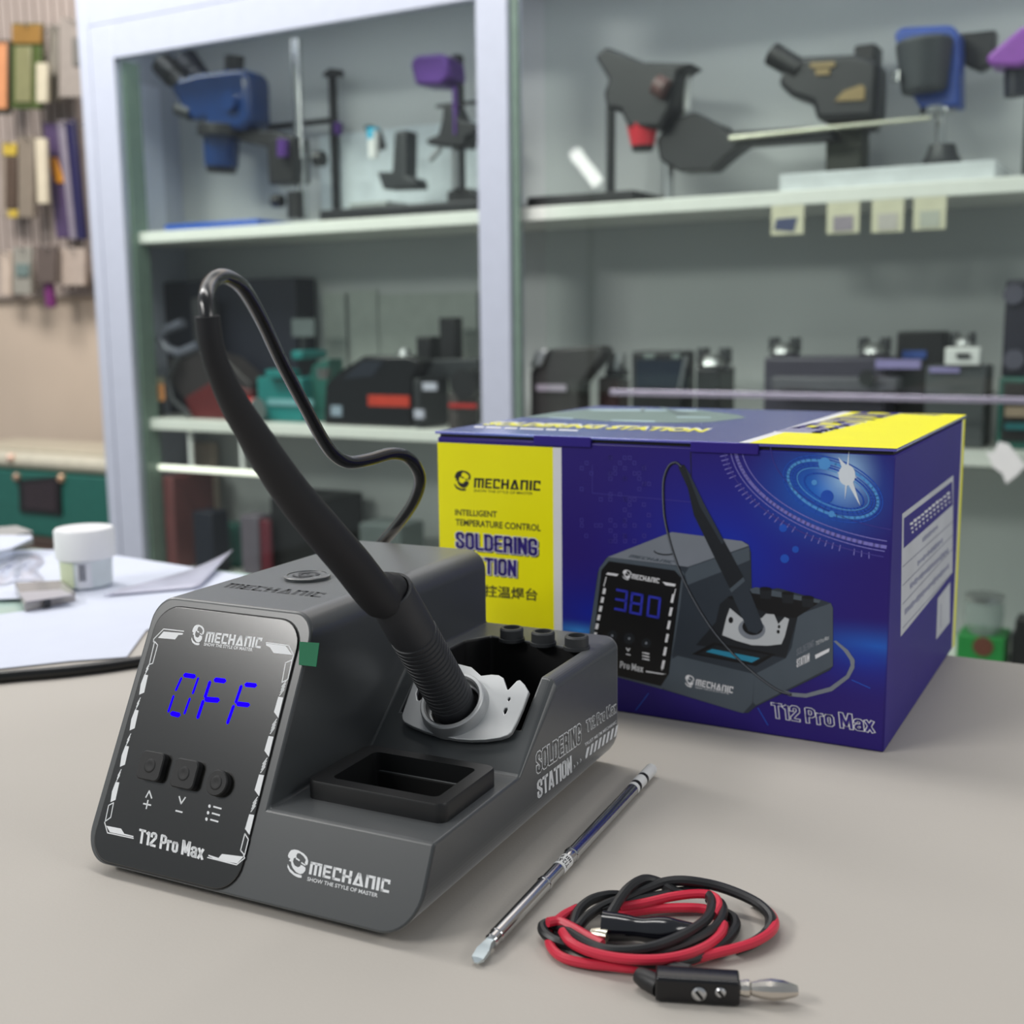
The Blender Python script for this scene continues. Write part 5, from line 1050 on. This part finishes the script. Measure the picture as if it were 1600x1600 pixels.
# banana plug
a, b = gz(*cl_(742, 712), 3.6*mm), gz(*cl_(1219, 742), 3.6*mm); dx = (b-a); Lp = dx.length; dx.normalize(); dy = Vector((-dx.y, dx.x, 0)); dz = Vector((0, 0, 1))
Mx = Matrix(((dx.x, dy.x, 0, a.x), (dx.y, dy.y, 0, a.y), (0, 0, 1, 0), (0, 0, 0, 1)))
m = MB(); m.prism([Mx @ Vector((0, y, z)) for y, z in rrect(-.0034, .0002, .0036, .0070, .0009, 3)], dx*Lp); plug = put('plug_body', m, mat('black_bakelite', (13, 13, 17), .25), lead, bevel=.0006)
m = MB(); e_ = gz(*cl_(648, 648), .004); m.tube([a+dx*.001-dz*.0008, a.lerp(e_, .6)-dz*.0008, e_-dz*.001], [.0029, .0027, .0022], 14); put('strain_relief', m, black, plug)
for x, y, r_ in ((990, 772, .0019), (1112, 764, .0014)):
    # screw heads on the side facing the viewer
    pl_ = Plane(a-dy*.0034-dz*.0036, dx, dz); q = pl_.ab(*cl_(x, y)); c = pl_.pt(q.x, q.y)
    m = MB(); m.lathe(c-pl_.n*.0002, pl_.n, [(0, r_), (.0006, r_), (.001, r_*.7)], 20); sc_ = put('screw', m, steel, plug)
    m = MB(); m.box((-r_*.7, .00085, -.0003), (r_*.7, .0012, .0003), M=Matrix.Translation(c) @ Matrix((((dx.x, pl_.n.x, 0, 0)), (dx.y, pl_.n.y, 0, 0), (0, 0, 1, 0), (0, 0, 0, 1))) @ Matrix.Rotation(.9, 4, 'Y')); put('screw_slot', m, M_deep, sc_)
pa = b; pin_end = gz(*cl_(1552, 757), 3.7*mm); Lk = (pin_end-pa).length; pd = (pin_end-pa).normalized()
m = MB(); m.lathe(pa, pd, [(0, .0020), (.0015, .0023), (.0025, .0023), (.003, .0016), (Lk*.2, .0017), (Lk*.35, .0024), (Lk*.55, .0028), (Lk*.75, .0025), (Lk*.95, .0016), (Lk, .0012)], 12)
put('banana_pin', m, mat('nickel_pin', (206, 200, 192), .22, 1), plug, ang=20)

# =================================================================== LEFT END OF THE COUNTER
m = MB(); m.tube(smooth([gz(x, y, .003) for x, y in ((-60, 1064), (20, 1056), (90, 1050), (160, 1042), (230, 1032), (300, 1026))], 6), .0029, 14)
tag(put('power_cord', m, mat('cord_black', (14, 14, 15), .3)), 'thick black cord lying along the papers, left of the station', 'cord')
cp2 = crop(0, 680, 3.636)
def sheet(pts, z, lab, nm='paper_sheet', M=paper, th=.0004, wav=0):
    m = MB(); m.prism([gz(*cp2(x, y), z) for x, y in pts], (0, 0, th)); return tag(put(nm, m, M), lab, 'paper', 'papers on the counter')
sheet([(-60, 1030), (150, 1000), (430, 915), (580, 905), (1000, 880), (1200, 860), (1200, 1000), (830, 1110), (720, 1262), (400, 1285), (-60, 1335)], .0006, 'large blank white sheet in front, along the black cord')
sheet([(-60, 660), (340, 652), (680, 688), (1400, 800), (1300, 900), (1000, 905), (560, 915), (-60, 935)], .0002, 'wide white sheet at the back under the small jar')
sheet([(-60, 575), (175, 575), (185, 590), (60, 650), (-60, 670)], .012, 'white sheet on a stack at the far left corner of counter', th=.001)
tag(put('paper_stack', MB().prism([gz(*cp2(x, y), .0008) for x, y in ((-80, 655), (60, 650), (190, 618), (100, 585), (-80, 600))], (0, 0, .0108)), mat('grey_paper', (160, 158, 156), .7)), 'grey stack of papers under the white corner sheet', 'paper')
# crumpled plastic bag
m = MB(); n = 14; rows = []
for j in range(n):
    row = []
    for i in range(n):
        s, t = i/(n-1), j/(n-1); x = -80+s*310+20*math.sin(t*9); y = 690+t*150-s*10+12*math.sin(s*7)
        row.append(gz(*cp2(x, y), .0012+.004*abs(math.sin(s*9+t*5))*math.sin(math.pi*s)*math.sin(math.pi*t)))
    rows.append(row)
m.loft(rows, cap=False, closed=False)
tag(put('plastic_bag', m, mat('bag_film', (214, 218, 236), .15, coat=.5)), 'crumpled bluish clear plastic bag lying left of the jar', 'bag')
# lifted sheet corner
m = MB(); n = 12; tipq = gz(1130, 1030, 0)
A0, A1 = gz(*cp2(585, 912), .0022), gz(*cp2(1130, 866), .0022); T0 = dep(*cp2(1325, 652), (gz(*cp2(1130, 862), .001)-CAM).dot(fw)+.10)
rows = []
for j in range(n+1):
    t = j/n; rows.append([])
    for i in range(5):
        s = i/4; p_ = A0.lerp(A1, t); e_ = A0.lerp(T0, t)+Vector((0, 0, -.006*math.sin(math.pi*t)*t)); rows[-1].append(p_.lerp(e_, s**1.4))
m.loft(rows, cap=False, closed=False)
o = tag(put('curled_sheet', m, mat('film_sheet', (196, 196, 214), .3, coat=.3)), 'curled-up translucent sheet edge rising left of the station', 'paper')
o.modifiers.new('thick', 'SOLIDIFY').thickness = .0005
# small jar
jb = gz(137, 914, .0012); kk = ppm(jb)
jar = thing('jar', 'small round white-lidded plastic jar with barcode label on papers', 'jar', jb)
m = MB(); m.lathe(jb, (0, 0, 1), [(0, 35*kk), (.002, 38.5*kk), (46*kk, 39*kk), (48*kk, 36*kk)], 36); jbd = put('jar_body', m, mat('milky_plastic', (216, 224, 226), .3), jar)
m = MB(); m.lathe(jb+Vector((0, 0, 44*kk)), (0, 0, 1), [(0, 42*kk), (2*kk, 45*kk), (44*kk, 45*kk), (47*kk, 43*kk), (47.5*kk, 38*kk)], 36); put('lid', m, mat('jar_white', (236, 236, 238), .4, var=.01), jar)
for a0, a1, z0_, z1_, M in ((-125, -70, 3, 42, mat('pale_lime_label', (214, 224, 190), .5)), (-62, -30, 3, 42, mat('label_white', (225, 226, 232), .5))):
    m = MB(); rows = [[jb+Vector((39.4*kk*math.cos(math.radians(a0+(a1-a0)*i/8)), 39.4*kk*math.sin(math.radians(a0+(a1-a0)*i/8)), z*kk)) for i in range(9)] for z in (z0_, z1_)]
    m.loft(rows, cap=False, closed=False); lbo = put('label', m, M, jbd)
    if a0 > -65:
        for i in range(7):
            m2 = MB(); aa = math.radians(-58+i*2.2); ab = aa+math.radians(1.1 if i % 3 else 1.6)
            if i == 0: mbar = MB()
            mbar.add([jb+Vector((39.7*kk*math.cos(q), 39.7*kk*math.sin(q), z*kk)) for q, z in ((aa, 14), (ab, 14), (ab, 40), (aa, 40))], [[0, 1, 2, 3]])
        put('barcode', mbar, mat('barcode_ink', (90, 92, 105), .5), lbo, flat=True)
# clear tip case
t = thing('plastic_case', 'small clear rectangular case with grey insert on the white sheet', 'case', gz(70, 935, .001))
m = MB(); m.prism([gz(*cp2(x, y), .0012) for x, y in ((140, 1004), (432, 940), (352, 872), (85, 886))], (0, 0, .006)); put('case_body', m, glass('case_plastic', (210, 206, 204), 1.4, .05, body=.55), t, bevel=.001)
m = MB(); m.prism([gz(*cp2(x, y), .0074) for x, y in ((150, 950), (414, 912), (346, 880), (108, 898))], (0, 0, .0006)); put('insert', m, mat('grey_insert', (176, 172, 178), .5), t)
m = MB(); m.prism([gz(*cp2(x, y), .0012) for x, y in ((252, 985), (290, 976), (286, 966), (250, 972))], (0, 0, .0065)); put('catch', m, dgrey, t)
